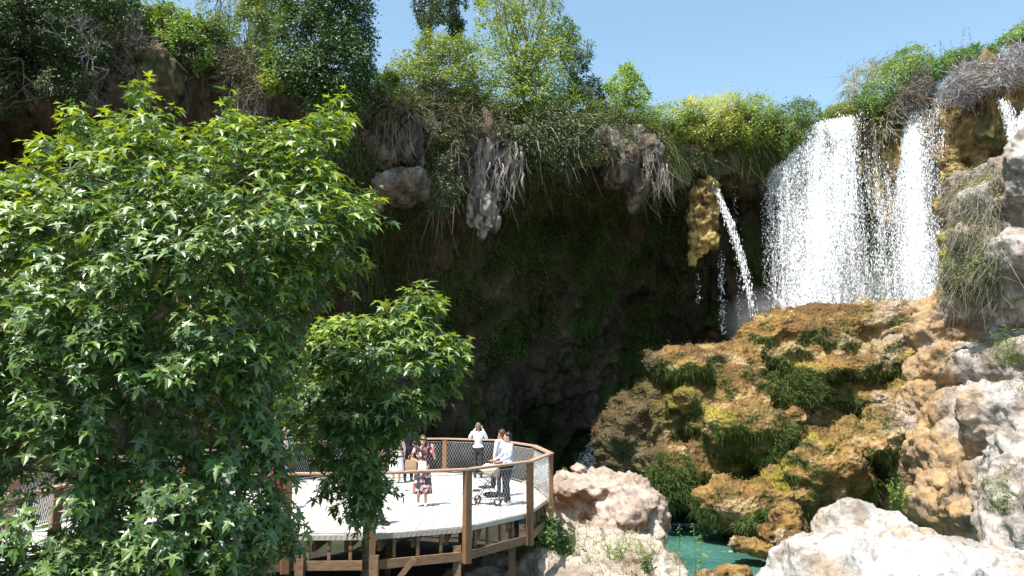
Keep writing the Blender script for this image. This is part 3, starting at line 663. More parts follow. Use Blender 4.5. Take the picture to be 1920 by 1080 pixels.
#@@NEXT
# ============================================================ VEGETATION
def inpoly(x, y, poly):
    ins = np.zeros(len(x), bool); q = np.array(poly, float)
    for i in range(len(q)):
        x1, y1 = q[i]; x2, y2 = q[i - 1]
        c = ((y1 > y) != (y2 > y)) & (x < (x2 - x1) * (y - y1) / (y2 - y1 + 1e-9) + x1); ins ^= c
    return ins
def edgedist(x, y, poly):
    q = np.array(poly, float); d = np.full(len(x), 1e9)
    for i in range(len(q)):
        a, b_ = q[i - 1], q[i]; e = b_ - a; L2 = (e ** 2).sum() + 1e-9
        t = np.clip(((x - a[0]) * e[0] + (y - a[1]) * e[1]) / L2, 0, 1)
        d = np.minimum(d, np.hypot(x - a[0] - t * e[0], y - a[1] - t * e[1]))
    return d
def volume(poly, Y, thick, n, gap=-.15, nf=1.1, seed=0, fuzz=.3, front=.6, shaggy=1.0):
    """points through a rounded body whose silhouette is the outline, with noisy gaps; also outward directions"""
    r = np.random.default_rng(seed); q = np.array(poly, float); lo, hi = q.min(0), q.max(0); out = []; od = []; tot = 0
    Y0, Y1 = (Y, Y) if np.isscalar(Y) else Y
    for _ in range(60):
        m = n * 2 + 200; x = r.uniform(lo[0], hi[0], m); y = r.uniform(lo[1], hi[1], m)
        Yc = np.interp(x, [lo[0], hi[0]], [Y0, Y1]); px = Yc / F
        k = inpoly(x, y, q); x, y, Yc, px = x[k], y[k], Yc[k], px[k]
        dd = edgedist(x, y, q) * px; s = np.clip(dd / thick, 0, 1); th = thick * np.sqrt(1 - (1 - s) ** 2)
        sg = np.where(r.random(len(x)) < front, -1, 1); o = sg * th * r.random(len(x)) ** .45
        a = (x - 960) / F; b_ = (540 - y) / F; t = (Yc + o) / (CP - SP * b_)
        p = np.stack([a * t, Yc + o, CAMZ + (SP + CP * b_) * t], 1)
        g_ = fbm(p, nf, 3, .55, seed % 13) + .10 * r.normal(size=len(p)); k = g_ > gap + fuzz * (1 - s) * .5
        out.append(p[k]); cx = np.interp(0, [0, 1], [0, 1]); od.append(np.stack([np.zeros(k.sum()), (o / thick)[k], np.zeros(k.sum())], 1)); tot += k.sum()
        if tot >= n: break
    p = np.concatenate(out)[:n]; od = np.concatenate(od)[:n]; c = p.mean(0); ext = p.std(0) * 1.8 + .01
    od = norm((p - c) / ext * .7 + od + (0, 0, .25))
    p = p + od * (np.abs(r.normal(0, 1, len(p))) ** 1.6 * .09 * min(1.4, thick))[:, None] * shaggy + (0, 0, 1) * (np.maximum(0, fbm(p, 3.2, 2, seed=5)) * .35 * min(1, thick) * np.clip(od[:, 2], 0, 1) * shaggy)[:, None]
    return p, od
def basis(nv, tv):
    n_ = norm(nv); t_ = norm(tv - (tv * n_).sum(1)[:, None] * n_); return n_, t_, np.cross(t_, n_)
def leaves(p, od, size, cols, seed=0, up=.8, rnd=.8, aspect=.55, droop=.3, cf=.8):
    r = np.random.default_rng(seed + 77); n = len(p)
    nv = od * .7 + (0, 0, up) + r.normal(0, rnd * .6, (n, 3)); tv = od * .8 + r.normal(0, .7, (n, 3)) + (0, 0, -droop)
    n_, t_, s_ = basis(nv, tv); L = size * r.lognormal(0, .28, n)[:, None]
    a = p; m = p + t_ * L * .5 + n_ * L * .06
    v = np.stack([a, m + s_ * L * aspect * .5, p + t_ * L - n_ * L * .08, m - s_ * L * aspect * .5], 1).reshape(-1, 3)
    f = (np.arange(n) * 4)[:, None] + np.arange(4)[None]
    cl = sm(fbm(p, cf, 3, seed=seed % 11 + 3) + r.normal(0, .16, n), -.35, .35)
    c = mixc(cols[0], cols[1], cl)
    if len(cols) > 2: c = mixc(c, cols[2], (r.random(n) < .12).astype(float))
    c = c * r.uniform(.75, 1.3, (n, 1)) * 1.3
    return v, f, np.repeat(c, 4, 0)
def blades(p, dirv, length, width, cols, seed=0, sp=.25, sag=.35, seg=3):
    """thin bent ribbons: grass, dry stems, hanging rootlets"""
    r = np.random.default_rng(seed + 5); n = len(p); d = norm(np.asarray(dirv) + r.normal(0, sp, (n, 3))); L = length * r.lognormal(0, .35, n)[:, None]
    side = norm(np.cross(d, r.normal(size=(n, 3)))) ; q = p.copy(); V = []
    bend = r.normal(0, .25, (n, 3)) * L
    for k in range(seg + 1):
        t = k / seg; c = p + d * L * t + (bend + (0, 0, -sag) * L) * t * t; w = width * (1 - t * .85)
        V += [c - side * w / 2, c + side * w / 2]
    v = np.stack(V, 1).reshape(-1, 3); b0 = (np.arange(n) * (2 * seg + 2))[:, None, None]; k = np.arange(seg)[None, :, None] * 2
    f = (b0 + k + np.array([0, 1, 3, 2])[None, None]).reshape(-1, 4)
    c = mixc(cols[0], cols[1], r.random(n)) * r.uniform(.8, 1.2, (n, 1))
    return v, f, np.repeat(c, 2 * seg + 2, 0)
def join(*A):
    V = []; Fs = []; Cs = []; n = 0
    for v, f, c in A: V.append(v); Fs.append(f + n); Cs.append(c); n += len(v)
    return np.concatenate(V), np.concatenate(Fs), np.concatenate(Cs)
YG = ((0.10, 0.17, 0.025), (0.22, 0.28, 0.035), (0.30, 0.32, 0.06)); MG = ((0.04, 0.085, 0.02), (0.11, 0.18, 0.035), (0.17, 0.24, 0.05))
DG = ((0.022, 0.045, 0.014), (0.06, 0.10, 0.03), (0.10, 0.14, 0.05)); GG = ((0.07, 0.10, 0.05), (0.15, 0.18, 0.10), (0.24, 0.25, 0.17)); OL = ((0.06, 0.085, 0.025), (0.15, 0.17, 0.05), (0.2, 0.17, 0.1))
DRY = ((0.20, 0.17, 0.14), (0.40, 0.35, 0.31)); DRYB = ((0.13, 0.10, 0.07), (0.26, 0.21, 0.16))
def limbtubes(mb, base, tips, r0, seed, k=5, wig=.12):
    r = np.random.default_rng(seed); base = np.array(base, float)
    for tp in tips:
        L = np.linalg.norm(tp - base); t_ = np.linspace(0, 1, 6)[:, None]
        mid = base * (1 - t_) + tp * t_ + r.normal(0, wig * L * .25, (6, 3)) * (t_ * (1 - t_) * 4); mid[:, 2] += (L * .10 * np.sin(t_[:, 0] * np.pi))
        mb.tube(mid, np.linspace(r0, r0 * .25, 6), k)
def tree(name, label, cat, poly, Y, thick, n, size, cols, foot, fork, r0, nl=10, seed=0, gap=-.15, nf=1.0, group=None, extra=None, aspect=.55, up=.8, droop=.3):
    Yc = Y if np.isscalar(Y) else sum(Y) / 2
    a, b_ = P(foot[0], foot[1], Yc + .1), P(fork[0], fork[1], Yc)
    t = empty(name, a, label, cat, group)
    p, od = volume(poly, Y, thick, n, gap, nf, seed)
    v, f, c = leaves(p, od, size, cols, seed, aspect=aspect, up=up, droop=droop)
    if extra is not None: v, f, c = join((v, f, c), extra)
    mk('crown', v, f, M_LEAF, t, c, False)
    mb = MB(); tt = np.linspace(0, 1, 7)[:, None]; path = a * (1 - tt) + b_ * tt; path[1:-1] += RNG.normal(0, .04, (5, 3))
    mb.tube(path, np.linspace(r0, r0 * .6, 7), 8); tips = p[RNG.choice(len(p), nl)]
    for s_ in range(3): limbtubes(mb, path[3 + s_], tips[s_::3], r0 * .45, seed + s_)
    mb.build('trunk', M_BARK, t, (0.20, 0.17, 0.13), True)
    return t
def shrub(name, label, cat, poly, Y, thick, n, size, cols, seed=0, gap=-.15, nf=1.2, group=None, dry=0, stems=8, up=.8, aspect=.55, kind=None, drycols=DRY, drylen=.9):
    p, od = volume(poly, Y, thick, n, gap, nf, seed); low = p[np.argsort(p[:, 2])[:max(3, len(p) // 50)]].mean(0)
    if kind:
        A = [leaves(p, od, size, cols, seed, up=up, aspect=aspect)]
        if dry: i = RNG.choice(len(p), dry); A.append(blades(p[i], od[i] + (0, -.3, -.8), drylen, .03, drycols, seed))
        v, f, c = join(*A); return tag(mk(name, v, f, M_LEAF, None, c, False, org=low), kind=kind)
    t = empty(name, low, label, cat, group)
    v, f, c = leaves(p, od, size, cols, seed, up=up, aspect=aspect); mk('foliage', v, f, M_LEAF, t, c, False)
    mb = MB(); limbtubes(mb, low, p[RNG.choice(len(p), stems)], .035, seed, 4); mb.build('stem', M_BARK, t, (0.22, 0.19, 0.15), True)
    if dry:
        i = RNG.choice(len(p), dry); v, f, c = blades(p[i], od[i] + (0, -.3, -.5), drylen, .03, drycols, seed); mk('dry_twigs', v, f, M_TWIG, t, c, False)
    return t

# --- trees and bushes standing on the rim, left to right
tree('broadleaf_tree', 'dark leafy tree overhanging the cliff in the upper left corner', 'tree',
     [(-170, -150), (60, -170), (215, -110), (238, -10), (222, 70), (190, 120), (120, 135), (70, 110), (20, 150), (-60, 170), (-170, 190)], 26, 2.2, 38000, .12, (DG[0], (.035, .075, .018), MG[1]), (90, 40), (60, -20), .18, 20, 1, -.12)
shrub('shrub', 'shaded shrub hanging below the dark tree at the left edge', 'shrub', [(-60, 120), (60, 110), (150, 120), (190, 150), (150, 185), (60, 190), (-60, 260)], 25.2, .8, 6000, .10, DG, 2, .0, dry=120, drycols=DRYB)
shrub('shrub', 'bright shrub just left of the brown rock pillar top', 'shrub', [(190, 10), (240, -20), (272, 20), (276, 60), (250, 80), (215, 90), (190, 60)], 27.6, .8, 4200, .11, MG, 3)
shrub('shrub', 'bright green shrub over the top of the brown rock pillar', 'shrub', [(272, 60), (285, 25), (320, 8), (352, 30), (392, 66), (395, 110), (365, 132), (330, 112), (300, 105)], 28.2, 1.0, 7000, .11, ((.06, .12, .02), (.16, .24, .03), (.2, .28, .05)), 4)
tree('slender_tree', 'thin grey-green see-through tree between the bright shrub and the poplar', 'tree', [(366, 80), (372, 10), (385, -60), (430, -60), (445, 20), (440, 90), (400, 110)], 32, .9, 3600, .10, GG, (408, 110), (405, 40), .07, 14, 5, .05)
tree('slender_tree', 'yellow-green sparse tree just left of the dark poplar', 'tree', [(440, 150), (445, 60), (452, -20), (470, -60), (500, -20), (500, 60), (505, 130), (480, 175)], 30.5, 1.0, 7000, .10, ((.08, .13, .03), (.18, .22, .05), (.25, .27, .1)), (470, 170), (470, 90), .08, 14, 6, -.05)
tree('poplar_tree', 'dark blue-green poplar rising behind the round bushy tree', 'tree', [(470, 90), (472, 0), (480, -80), (520, -100), (538, -20), (532, 60), (510, 95)], 35, 1.0, 8000, .10, DG, (505, 110), (504, 20), .12, 12, 7, -.2, up=.3)
tree('broadleaf_tree', 'big round bushy green tree on the rim above the grey domed rock', 'tree',
     [(515, -100), (690, -100), (700, -20), (690, 40), (703, 110), (688, 160), (672, 205), (630, 222), (575, 205), (535, 175), (505, 150), (500, 105), (520, 70), (530, 20)], 28.6, 2.1, 40000, .12, ((.022, .055, .016), (.065, .12, .03), (.15, .20, .09)), (600, 215), (605, 120), .16, 22, 8, -.16)
shrub('shrub', 'low bright shrub at the foot of the round bushy tree, on its left', 'shrub', [(498, 120), (520, 95), (545, 120), (540, 165), (510, 175), (490, 150)], 28.2, .6, 2600, .11, YG, 9)
shrub('shrub', 'dark green shrub in the gap right of the round bushy tree', 'shrub', [(680, 150), (700, 120), (735, 140), (752, 150), (748, 190), (700, 205)], 31.5, .9, 4200, .11, MG, 10)
tree('poplar_tree', 'taller poplar in the sky gap, left of the pair', 'tree', [(772, -60), (778, -110), (838, -110), (842, -20), (836, 40), (820, 62), (800, 68), (784, 45), (776, 15)], 44, 1.1, 9000, .13, DG, (806, 120), (806, 20), .14, 14, 11, -.22, up=.3)
tree('poplar_tree', 'slimmer darker poplar in the sky gap, right of the pair', 'tree', [(838, 60), (842, 10), (856, -40), (870, -80), (876, -10), (872, 40), (862, 72), (845, 74)], 46, .9, 5200, .13, DG, (858, 130), (857, 30), .12, 10, 12, -.2, up=.3)
tree('leafy_tree', 'yellow-green bushy tree below the pair of poplars', 'tree', [(735, 130), (745, 100), (785, 82), (800, 62), (850, 72), (895, 85), (905, 150), (880, 205), (820, 215), (760, 205), (730, 175)], 33.2, 1.9, 17000, .11, ((.07, .12, .02), (.17, .22, .035), (.26, .28, .06)), (820, 230), (820, 150), .09, 22, 13, -.08)
TE = leaves(*volume([(1035, 90), (1060, 30), (1090, 60), (1110, 80), (1112, 110), (1085, 130), (1092, 160), (1060, 150)], 36, .8, 3800, -.05, 1.2, 91), .10, MG, 92)
tree('leafy_tree', 'tallest tree over the cave, many pale stems and yellow-green leaves', 'tree',
     [(893, 60), (888, -20), (900, -100), (1040, -100), (1052, -20), (1048, 40), (1070, 75), (1078, 140), (1100, 180), (1095, 225), (1040, 245), (960, 240), (905, 210), (885, 150)], 35, 2.3, 30000, .11, YG, (985, 240), (975, 130), .11, 46, 14, -.02, 1.3, extra=TE)
shrub('shrub', 'dark ivy-like shrub hanging over the rim beneath the tallest tree', 'shrub', [(895, 215), (960, 190), (1050, 200), (1120, 190), (1140, 215), (1128, 262), (1120, 300), (1060, 318), (985, 310), (940, 290), (905, 260)], 33.4, 1.1, 16000, .10, ((.03, .055, .02), (.09, .125, .045), (.2, .22, .15)), 15, -.08, dry=180)
shrub('shrub', 'grey-green trailing shrub between the pale rock knob and the thick root drape', 'shrub', [(785, 235), (860, 235), (880, 300), (865, 350), (845, 400), (805, 395), (782, 320)], 31.8, .7, 9000, .09, ((.04, .06, .025), (.11, .14, .06), (.22, .22, .16)), 19, -.12, dry=200, drycols=DRYB)
shrub('shrub', 'small leafy shrub on top of the grey domed rock lobe', 'shrub', [(690, 205), (730, 180), (775, 190), (780, 225), (745, 240), (705, 235)], 30.2, .5, 3200, .09, OL, 18, -.1, dry=150, drycols=DRYB)
shrub('shrub', 'greyish shrub at the right end of the tangle under the tallest tree', 'shrub', [(1065, 150), (1100, 125), (1120, 150), (1135, 190), (1110, 215), (1070, 205)], 36, .9, 4200, .10, DG, 16)
tree('young_tree', 'small lone young tree with bright leaves against the sky', 'tree', [(1128, 205), (1132, 165), (1155, 140), (1178, 118), (1200, 150), (1222, 185), (1200, 205), (1180, 198), (1160, 225), (1130, 235)], 38, 1.0, 5200, .12, ((.10, .18, .02), (.20, .30, .04), (.28, .34, .06)), (1165, 245), (1168, 180), .06, 14, 17, -.2)
for i, (poly, cols, lab, n_) in enumerate([
    ([(1165, 235), (1195, 205), (1250, 200), (1285, 190), (1300, 215), (1300, 262), (1240, 262), (1190, 268)], YG, 'yellow-green rim bush right of the lone young tree', 8000),
    ([(1278, 200), (1300, 178), (1332, 186), (1360, 175), (1385, 180), (1400, 215), (1395, 262), (1330, 280), (1285, 262)], ((.16, .20, .03), (.34, .36, .06), (.4, .4, .12)), 'yellowest rim bush midway between the lone young tree and the falls', 10000),
    ([(1380, 190), (1410, 178), (1445, 185), (1460, 215), (1455, 262), (1400, 280), (1375, 250)], YG, 'light green rim bush next to the yellowest bush, on its right', 7000),
    ([(1448, 205), (1475, 198), (1500, 188), (1530, 195), (1548, 225), (1530, 245), (1500, 275), (1470, 300), (1448, 270)], MG, 'mid green rim bush reaching the left edge of the broad waterfall', 8000)]):
    shrub('rim_bush', lab, 'bush', poly, (39.2 + i * .7, 39.9 + i * .7), 1.3, n_, .10, cols, 20 + i, -.2, group='bushes along the rim left of the falls')
shrub('shrub', 'pale grassy tuft on the brink where the broad waterfall starts', 'shrub', [(1543, 232), (1550, 205), (1580, 192), (1605, 196), (1608, 222), (1575, 232)], 43, .8, 4600, .10, ((.13, .17, .05), (.26, .29, .10), (.3, .3, .15)), 25, -.3)
shrub('grey_bush', 'wispy grey see-through bush left of the green dome above the falls', 'bush', [(1582, 185), (1580, 150), (1600, 128), (1640, 118), (1665, 125), (1650, 165), (1615, 190)], 43.5, .9, 2600, .08, ((.20, .22, .16), (.34, .35, .28), (.3, .3, .25)), 26, .05, dry=500)
shrub('bush', 'green domed bush on the rim between the two big waterfalls', 'bush', [(1602, 185), (1625, 150), (1665, 120), (1690, 92), (1725, 88), (1750, 112), (1752, 150), (1710, 175), (1670, 200), (1640, 222), (1615, 215)], 41.6, 1.5, 15000, .10, ((.05, .11, .02), (.15, .23, .03), (.28, .32, .04)), 27, -.22)
shrub('bush', 'olive shrub draping down the brown curtain between the two big waterfalls', 'bush', [(1635, 225), (1670, 190), (1700, 175), (1722, 195), (1715, 215), (1690, 235), (1668, 262), (1645, 300), (1640, 260)], 40.6, .6, 7000, .09, OL, 28, -.2, dry=400)
shrub('bush', 'bright green bush at the top of the right-hand rim, left part', 'bush', [(1745, 140), (1752, 112), (1785, 98), (1830, 88), (1862, 80), (1872, 100), (1830, 118), (1790, 130), (1765, 152)], 39.5, 1.0, 8000, .10, ((.04, .10, .02), (.12, .22, .03), (.2, .28, .04)), 29, -.25)
shrub('bush', 'bright green bush cut by the right edge of the picture on the skyline', 'bush', [(1868, 84), (1885, 62), (1920, 45), (1990, 10), (2000, 80), (1920, 80), (1880, 95)], 38.2, 1.0, 8000, .10, ((.06, .12, .02), (.17, .26, .03), (.22, .3, .04)), 30, -.25)
# dead thickets
def thicket(name, label, poly, Y, thick, n, ln, cols, seed, d=(0, -.3, -.7), w=.035, leafn=0):
    p, od = volume(poly, Y, thick, n, -.3, 1.0, seed); low = p[np.argsort(p[:, 2])[:20]].mean(0)
    A = [blades(p, od * .6 + np.array(d), ln * .62, w * .8, cols, seed, .8, -.1, 4)]
    if leafn: q, oq = volume(poly, Y, thick, leafn, -.1, 1.2, seed + 1); A.append(leaves(q, oq, .08, OL, seed))
    v, f, c = join(*A); return tag(mk(name, v, f, M_TWIG, None, c, False, org=low), label, 'dead brush')
thicket('dead_brush', 'brownish dead brush at the head of the narrow waterfall', [(1690, 165), (1715, 135), (1745, 130), (1757, 160), (1745, 185), (1722, 205), (1695, 205)], 40.2, .7, 2600, .7, ((.16, .12, .09), (.32, .26, .22)), 31)
thicket('dead_brush', 'pale grey dead brush under the green bush right of the narrow waterfall', [(1768, 175), (1785, 140), (1815, 118), (1850, 118), (1862, 150), (1850, 172), (1820, 190), (1785, 195)], 37.6, .8, 4200, .7, ((.26, .23, .22), (.48, .44, .42)), 32)
thicket('dead_brush', 'pale lilac-grey dead brush along the skyline at the right edge', [(1852, 150), (1870, 105), (1900, 88), (1990, 60), (1990, 140), (1920, 150), (1880, 175)], 36.6, .8, 4200, .7, ((.28, .25, .25), (.52, .48, .47)), 33)
thicket('dead_brush', 'tangle of dry stems under the yellow-green bushy tree', [(725, 215), (760, 175), (830, 165), (890, 190), (905, 240), (860, 270), (800, 262), (745, 250)], 32.2, .8, 1500, .8, DRYB, 34, leafn=4500)
thicket('dead_brush', 'dry brown stems in front of the rust-coloured rock left of the round bushy tree', [(400, 90), (470, 100), (510, 160), (500, 200), (440, 190), (400, 160)], 29, .6, 1100, .8, DRYB, 35, leafn=1400)
thicket('dead_brush', 'dry stems hanging from the rim left of the brown rock pillar', [(225, 70), (258, 30), (272, 80), (262, 150), (238, 150)], 27, .5, 900, .8, DRY, 36, leafn=300)
thicket('dead_brush', 'grey straggling bush on the rim wall between the root curtain and the pale drapes', [(950, 262), (1100, 250), (1200, 262), (1180, 300), (1060, 320), (960, 310)], 35, .6, 900, .7, DRYB, 37, leafn=6000)
# bare grey branching bush over the dark hollow on the left
def baretree(label, foot, Y, H, seed, levels=5, r0=.04, spread=.55, lean=(0, -.1, 1), name='bare_bush'):
    r = np.random.default_rng(seed); mb = MB(); b0 = P(*foot, Y)
    def go(a, d, L, rad, lv):
        b_ = a + d * L; m = (a + b_) / 2 + r.normal(0, L * .07, 3); mb.tube([a, m, b_], [rad, rad * .85, rad * .7], 4)
        if lv:
            for _ in range(r.integers(2, 4)): go(b_, norm(d + r.normal(0, spread, 3)), L * r.uniform(.6, .85), rad * .68, lv - 1)
    for _ in range(3): go(b0, norm(np.array(lean) + r.normal(0, .35, 3)), H * .3, r0, levels)
    return tag(mb.build(name, M_TWIG, None, (0.34, 0.31, 0.29), True, org=b0), label, 'bare bush')
baretree('bare pale branching bush in front of the dark tree at the upper left', (160, 150), 25.0, 2.6, 3, 5, .03)
baretree('bare grey twigs hanging at the far left under the dark tree', (40, 110), 25.0, 2.0, 6, 5, .03, lean=(-.3, -.2, -.4))
baretree('bare brown twiggy bush left of the rock pillar, below its top', (205, 130), 25.8, 2.0, 9, 5, .025, lean=(-.5, -.2, -.5))
# curtains of hanging roots and rootlets
def roots(label, poly, Y, n, seed, r0=.05, L0=2.2, cols=DRY, fine=400, name='hanging_roots'):
    r = np.random.default_rng(seed); p, od = volume(poly, Y, .45, n, -.9, 1, seed); mb = MB(); n = len(p); zt = p[:, 2].max(); zb = p[:, 2].min()
    for q in p:
        L = min(L0 * r.uniform(.4, 1.1), q[2] - zb + .3); t_ = np.linspace(0, 1, 7)
        c = np.stack([q[0] + np.cumsum(r.normal(0, .05, 7)), q[1] + np.cumsum(r.normal(0, .03, 7)), q[2] - L * t_], 1)
        mb.tube(c, r0 * r.uniform(.4, 1.3) * np.array([.7, 1, 1, .9, .7, .45, .12]) * r.uniform(.7, 1.3, 7), 5)
    t = tag(mb.build(name, M_TWIG, None, mixc(cols[0], cols[1], sm(fbm(np.concatenate(mb.v), 1.5, 2, seed=3), -.4, .4)), True, org=p.mean(0)), label, 'hanging roots')
    fine = int(fine * .4)
    if fine:
        i = r.choice(len(p), fine); v, f, c = blades(p[i] + r.normal(0, .15, (fine, 3)), (0, -.1, -1), 1.1, .022, cols, seed, .12, .1, 4)
        o = mk('rootlets', v - np.array(LOC[t.name]), f, M_TWIG, None, c, False); o.parent = t; o['kind'] = 'stuff'
    return t
roots('loose grey roots round the thick twisted root drape', [(880, 240), (960, 250), (985, 290), (960, 330), (940, 350), (915, 370), (895, 370), (875, 340), (870, 290)], 32.6, 60, 1, .055, 1.5, ((.17, .145, .13), (.40, .35, .32)), 500)
roots('short grey root fringe left of the long twisted root curtain', [(810, 240), (890, 250), (885, 330), (860, 350), (820, 320)], 32.2, 40, 2, .022, 1.1, DRYB, 300)
roots('grey root fringe hanging from the domed rock lobe', [(640, 215), (740, 200), (780, 215), (770, 260), (700, 255), (650, 270)], 30.2, 40, 3, .02, 1.0, DRYB, 400)
roots('fringe of rootlets hanging over the pale slanting drape above the cave', [(1110, 250), (1250, 262), (1255, 330), (1210, 380), (1190, 350), (1140, 290)], 36.3, 45, 4, .025, 1.2, DRY, 500)
roots('brown rootlets below the rust-coloured rock left of the round bushy tree', [(440, 150), (490, 160), (500, 205), (460, 220), (440, 190)], 29.0, 30, 5, .02, 1.2, DRY, 200)
# rim undergrowth: one unbroken mass nobody could count
cvv, cnn, row, ucol = CLIFF
def on_cliff(mask, n, seed, w=None):
    i = np.where(mask)[0]; r = np.random.default_rng(seed); k = r.choice(i, n); return cvv[k] + r.normal(0, .12, (n, 3)), cnn[k], k
seen = (ucol > -150) & (ucol < 2050); dryc = (ucol > 1640)
A = []
for (u0, u1, r0, r1, n_, sz, cols, sd) in [(-200, 520, 2.4, 3.6, 26000, .11, MG, 1), (-200, 420, 3.2, 4.3, 9000, .10, DG, 2), (520, 1150, 2.3, 3.5, 30000, .10, MG, 3), (760, 1200, 3.2, 4.0, 10000, .09, DG, 4), (690, 1180, 2.9, 4.1, 36000, .09, ((.05, .08, .03), (.12, .16, .06), (.25, .25, .16)), 8), (560, 760, 2.9, 3.8, 6000, .09, OL, 9),
                              (1130, 1600, 2.3, 3.7, 34000, .10, ((.05, .10, .02), (.15, .21, .04), (.3, .3, .08)), 5), (1250, 1480, 3.6, 4.5, 9000, .09, OL, 6), (1600, 2100, 2.2, 3.0, 9000, .10, MG, 7)]:
    m = (ucol > u0) & (ucol < u1) & (row > r0) & (row < r1); p, nn, k = on_cliff(m, n_, sd)
    g_ = fbm(p, .7, 3, seed=sd) > -.12; p, nn = p[g_], nn[g_]
    p = p + nn * np.abs(RNG.normal(0, .30, (len(p), 1))) + (0, 0, 1) * (np.maximum(0, fbm(p, 2.5, 2, seed=9)) * .8)[:, None] ; A.append(leaves(p, nn, sz, cols, sd, up=.6))
v, f, c = join(*A); tag(mk('rim_undergrowth', v, f, M_LEAF, None, c, False), kind='stuff')
# grasses, dry stems and moss strands hanging down the face
A = []
for (u0, u1, r0, r1, n_, ln, w, cols, sd) in [(560, 1330, 3.0, 4.2, 2600, .7, .026, DRYB, 11), (1240, 1470, 3.1, 4.6, 2600, 1.1, .035, (OL[0], OL[1]), 12), (-100, 600, 3.0, 4.4, 1900, 1.0, .028, DRYB, 13),
                                           (1640, 2050, 2.4, 3.6, 2200, .7, .035, DRY, 14), (600, 1330, 4.4, 7.0, 9000, .7, .035, ((.05, .08, .02), (.12, .13, .05)), 15), (1440, 2050, 3.4, 5.0, 2400, .5, .04, ((.10, .11, .03), (.25, .2, .08)), 16)]:
    m = (ucol > u0) & (ucol < u1) & (row > r0) & (row < r1); p, nn, k = on_cliff(m, n_, sd); g_ = fbm(p, .5, 3, seed=sd) > -.05
    p, nn = p[g_], nn[g_]; A.append(blades(p + nn * .05, nn * .5 + (0, 0, -1), ln, w, cols, sd, .18, .3, 3))
v, f, c = join(*A); tag(mk('hanging_grass', v, f, M_GRASS, None, c, False), kind='stuff')
p, nn, k = on_cliff((ucol > 640) & (ucol < 1330) & (row > 4.4) & (row < 7.3), 90000, 21); g_ = fbm(p * (1, 1, .42), .42, 4, seed=9) > -.16; p, nn = p[g_], nn[g_]
v, f, c = leaves(p + nn * .08, nn, .10, ((.045, .08, .018), (.10, .155, .03), (.12, .13, .05)), 22, up=.4); tag(mk('cave_wall_moss', v, f, M_LEAF, None, c, False), kind='stuff')
# moss and hanging moss strands on the mound
mv, mn, mx_ = MOUND; r = np.random.default_rng(4)
i = np.where((mn[:, 2] < .25) & (mn[:, 1] < .3) & (fbm(mv * (1, 1, .5), .5, 3, seed=33) > -.12) & (mx_ > 1220) & (mx_ < 1690))[0]
k = r.choice(i, 22000); p = mv[k] + r.normal(0, .06, (22000, 3)) + mn[k] * .04
v, f, c = blades(p, mn[k] * .55 + (0, 0, -.8), .17, .024, ((.035, .065, .012), (.10, .135, .03)), 5, .3, .4, 3)
tag(mk('hanging_moss', v, f, M_GRASS, None, c, False), kind='stuff')
k = r.choice(np.where((mn[:, 2] > .0) & (mx_ < 1700))[0], 16000); p = mv[k] + r.normal(0, .05, (16000, 3))
cc = mixc(RUST, OCH, sm(fbm(p, .7, 3, seed=31), -.35, .25)); cc = mixc(cc, YEL, .8 * sm(fbm(p, .38, 3, seed=32), .22, .46))
v, f, c = blades(p, mn[k] * .8 + (0, 0, .3), .10, .04, ((.3, .3, .3), (.3, .3, .3)), 6, .4, .2, 2)
c = np.repeat(cc * r.uniform(.7, 1.4, (len(p), 1)), 6, 0); tag(mk('moss_tufts', v, f, M_GRASS, None, c, False), kind='stuff')
for i, (lab, poly, Y, n_) in enumerate([('dense green fern clump hanging in the middle of the mossy mound', [(1425, 715), (1460, 695), (1510, 690), (1545, 715), (1550, 750), (1520, 780), (1470, 790), (1430, 750)], 34.6, 9000),
                                        ('green fern tuft on the low lobe just above the pool', [(1380, 985), (1400, 965), (1440, 962), (1462, 985), (1430, 1000), (1400, 998)], 28.6, 2600),
                                        ('green fern clump at the left foot of the mound under an ochre knob', [(1215, 880), (1240, 850), (1290, 860), (1310, 900), (1295, 950), (1250, 955), (1225, 930)], 31.8, 7000),
                                        ('green fern clump on the side of the big ochre bulge', [(1420, 830), (1450, 790), (1490, 800), (1500, 850), (1470, 880), (1430, 870)], 31.2, 5000)]):
    p, od = volume(poly, Y, .6, n_, -.3, 1.4, 50 + i); v, f, c = blades(p, od * .9 + (0, -.2, -.25), .15, .04, ((.05, .085, .02), (.13, .18, .045)), 50 + i, .3, .4, 3)
    tag(mk('fern_clump', v, f, M_GRASS, None, c, False, org=p.mean(0)), lab, 'fern clump')
# plants on the right slope: tufts of grass, herbs and dry vines
sv, sn, sx = SLOPE; sy = (540 - ((sv[:, 2] - CAMZ) * 0)) 
def pix(p):
    X, Yy, Z = p[:, 0], p[:, 1], p[:, 2] - CAMZ; zc = Yy * CP + Z * SP; yc = -Yy * SP + Z * CP; return 960 + F * X / zc, 540 - F * yc / zc
spx, spy = pix(sv)
def patch(mask, n, seed):
    r = np.random.default_rng(seed); k = r.choice(np.where(mask)[0], n); return sv[k] + r.normal(0, .04, (n, 3)), sn[k]
A = []
vine = (spx > 1760) & (spx < 1880) & (spy > 310) & (spy < 570) & (sn[:, 1] < .4)
p, nn = patch(vine, 3600, 1); A.append(blades(p, nn * .5 + (0, -.1, -.8), .55, .022, DRY, 1, .3, .2, 4))
p, nn = patch(vine, 6000, 2); A.append(leaves(p + nn * .12, nn, .07, ((.09, .13, .04), (.20, .23, .08), (.3, .28, .15)), 2))
p, nn = patch(vine & (spy > 470), 3500, 3); A.append(leaves(p + nn * .15, nn, .08, MG, 3))
v, f, c = join(*A); tag(mk('vine', v, f, M_GRASS, None, c, False, org=p.mean(0)), 'mat of dry vines and small leaves on the left flank of the pitted outcrop', 'vine')
A = []
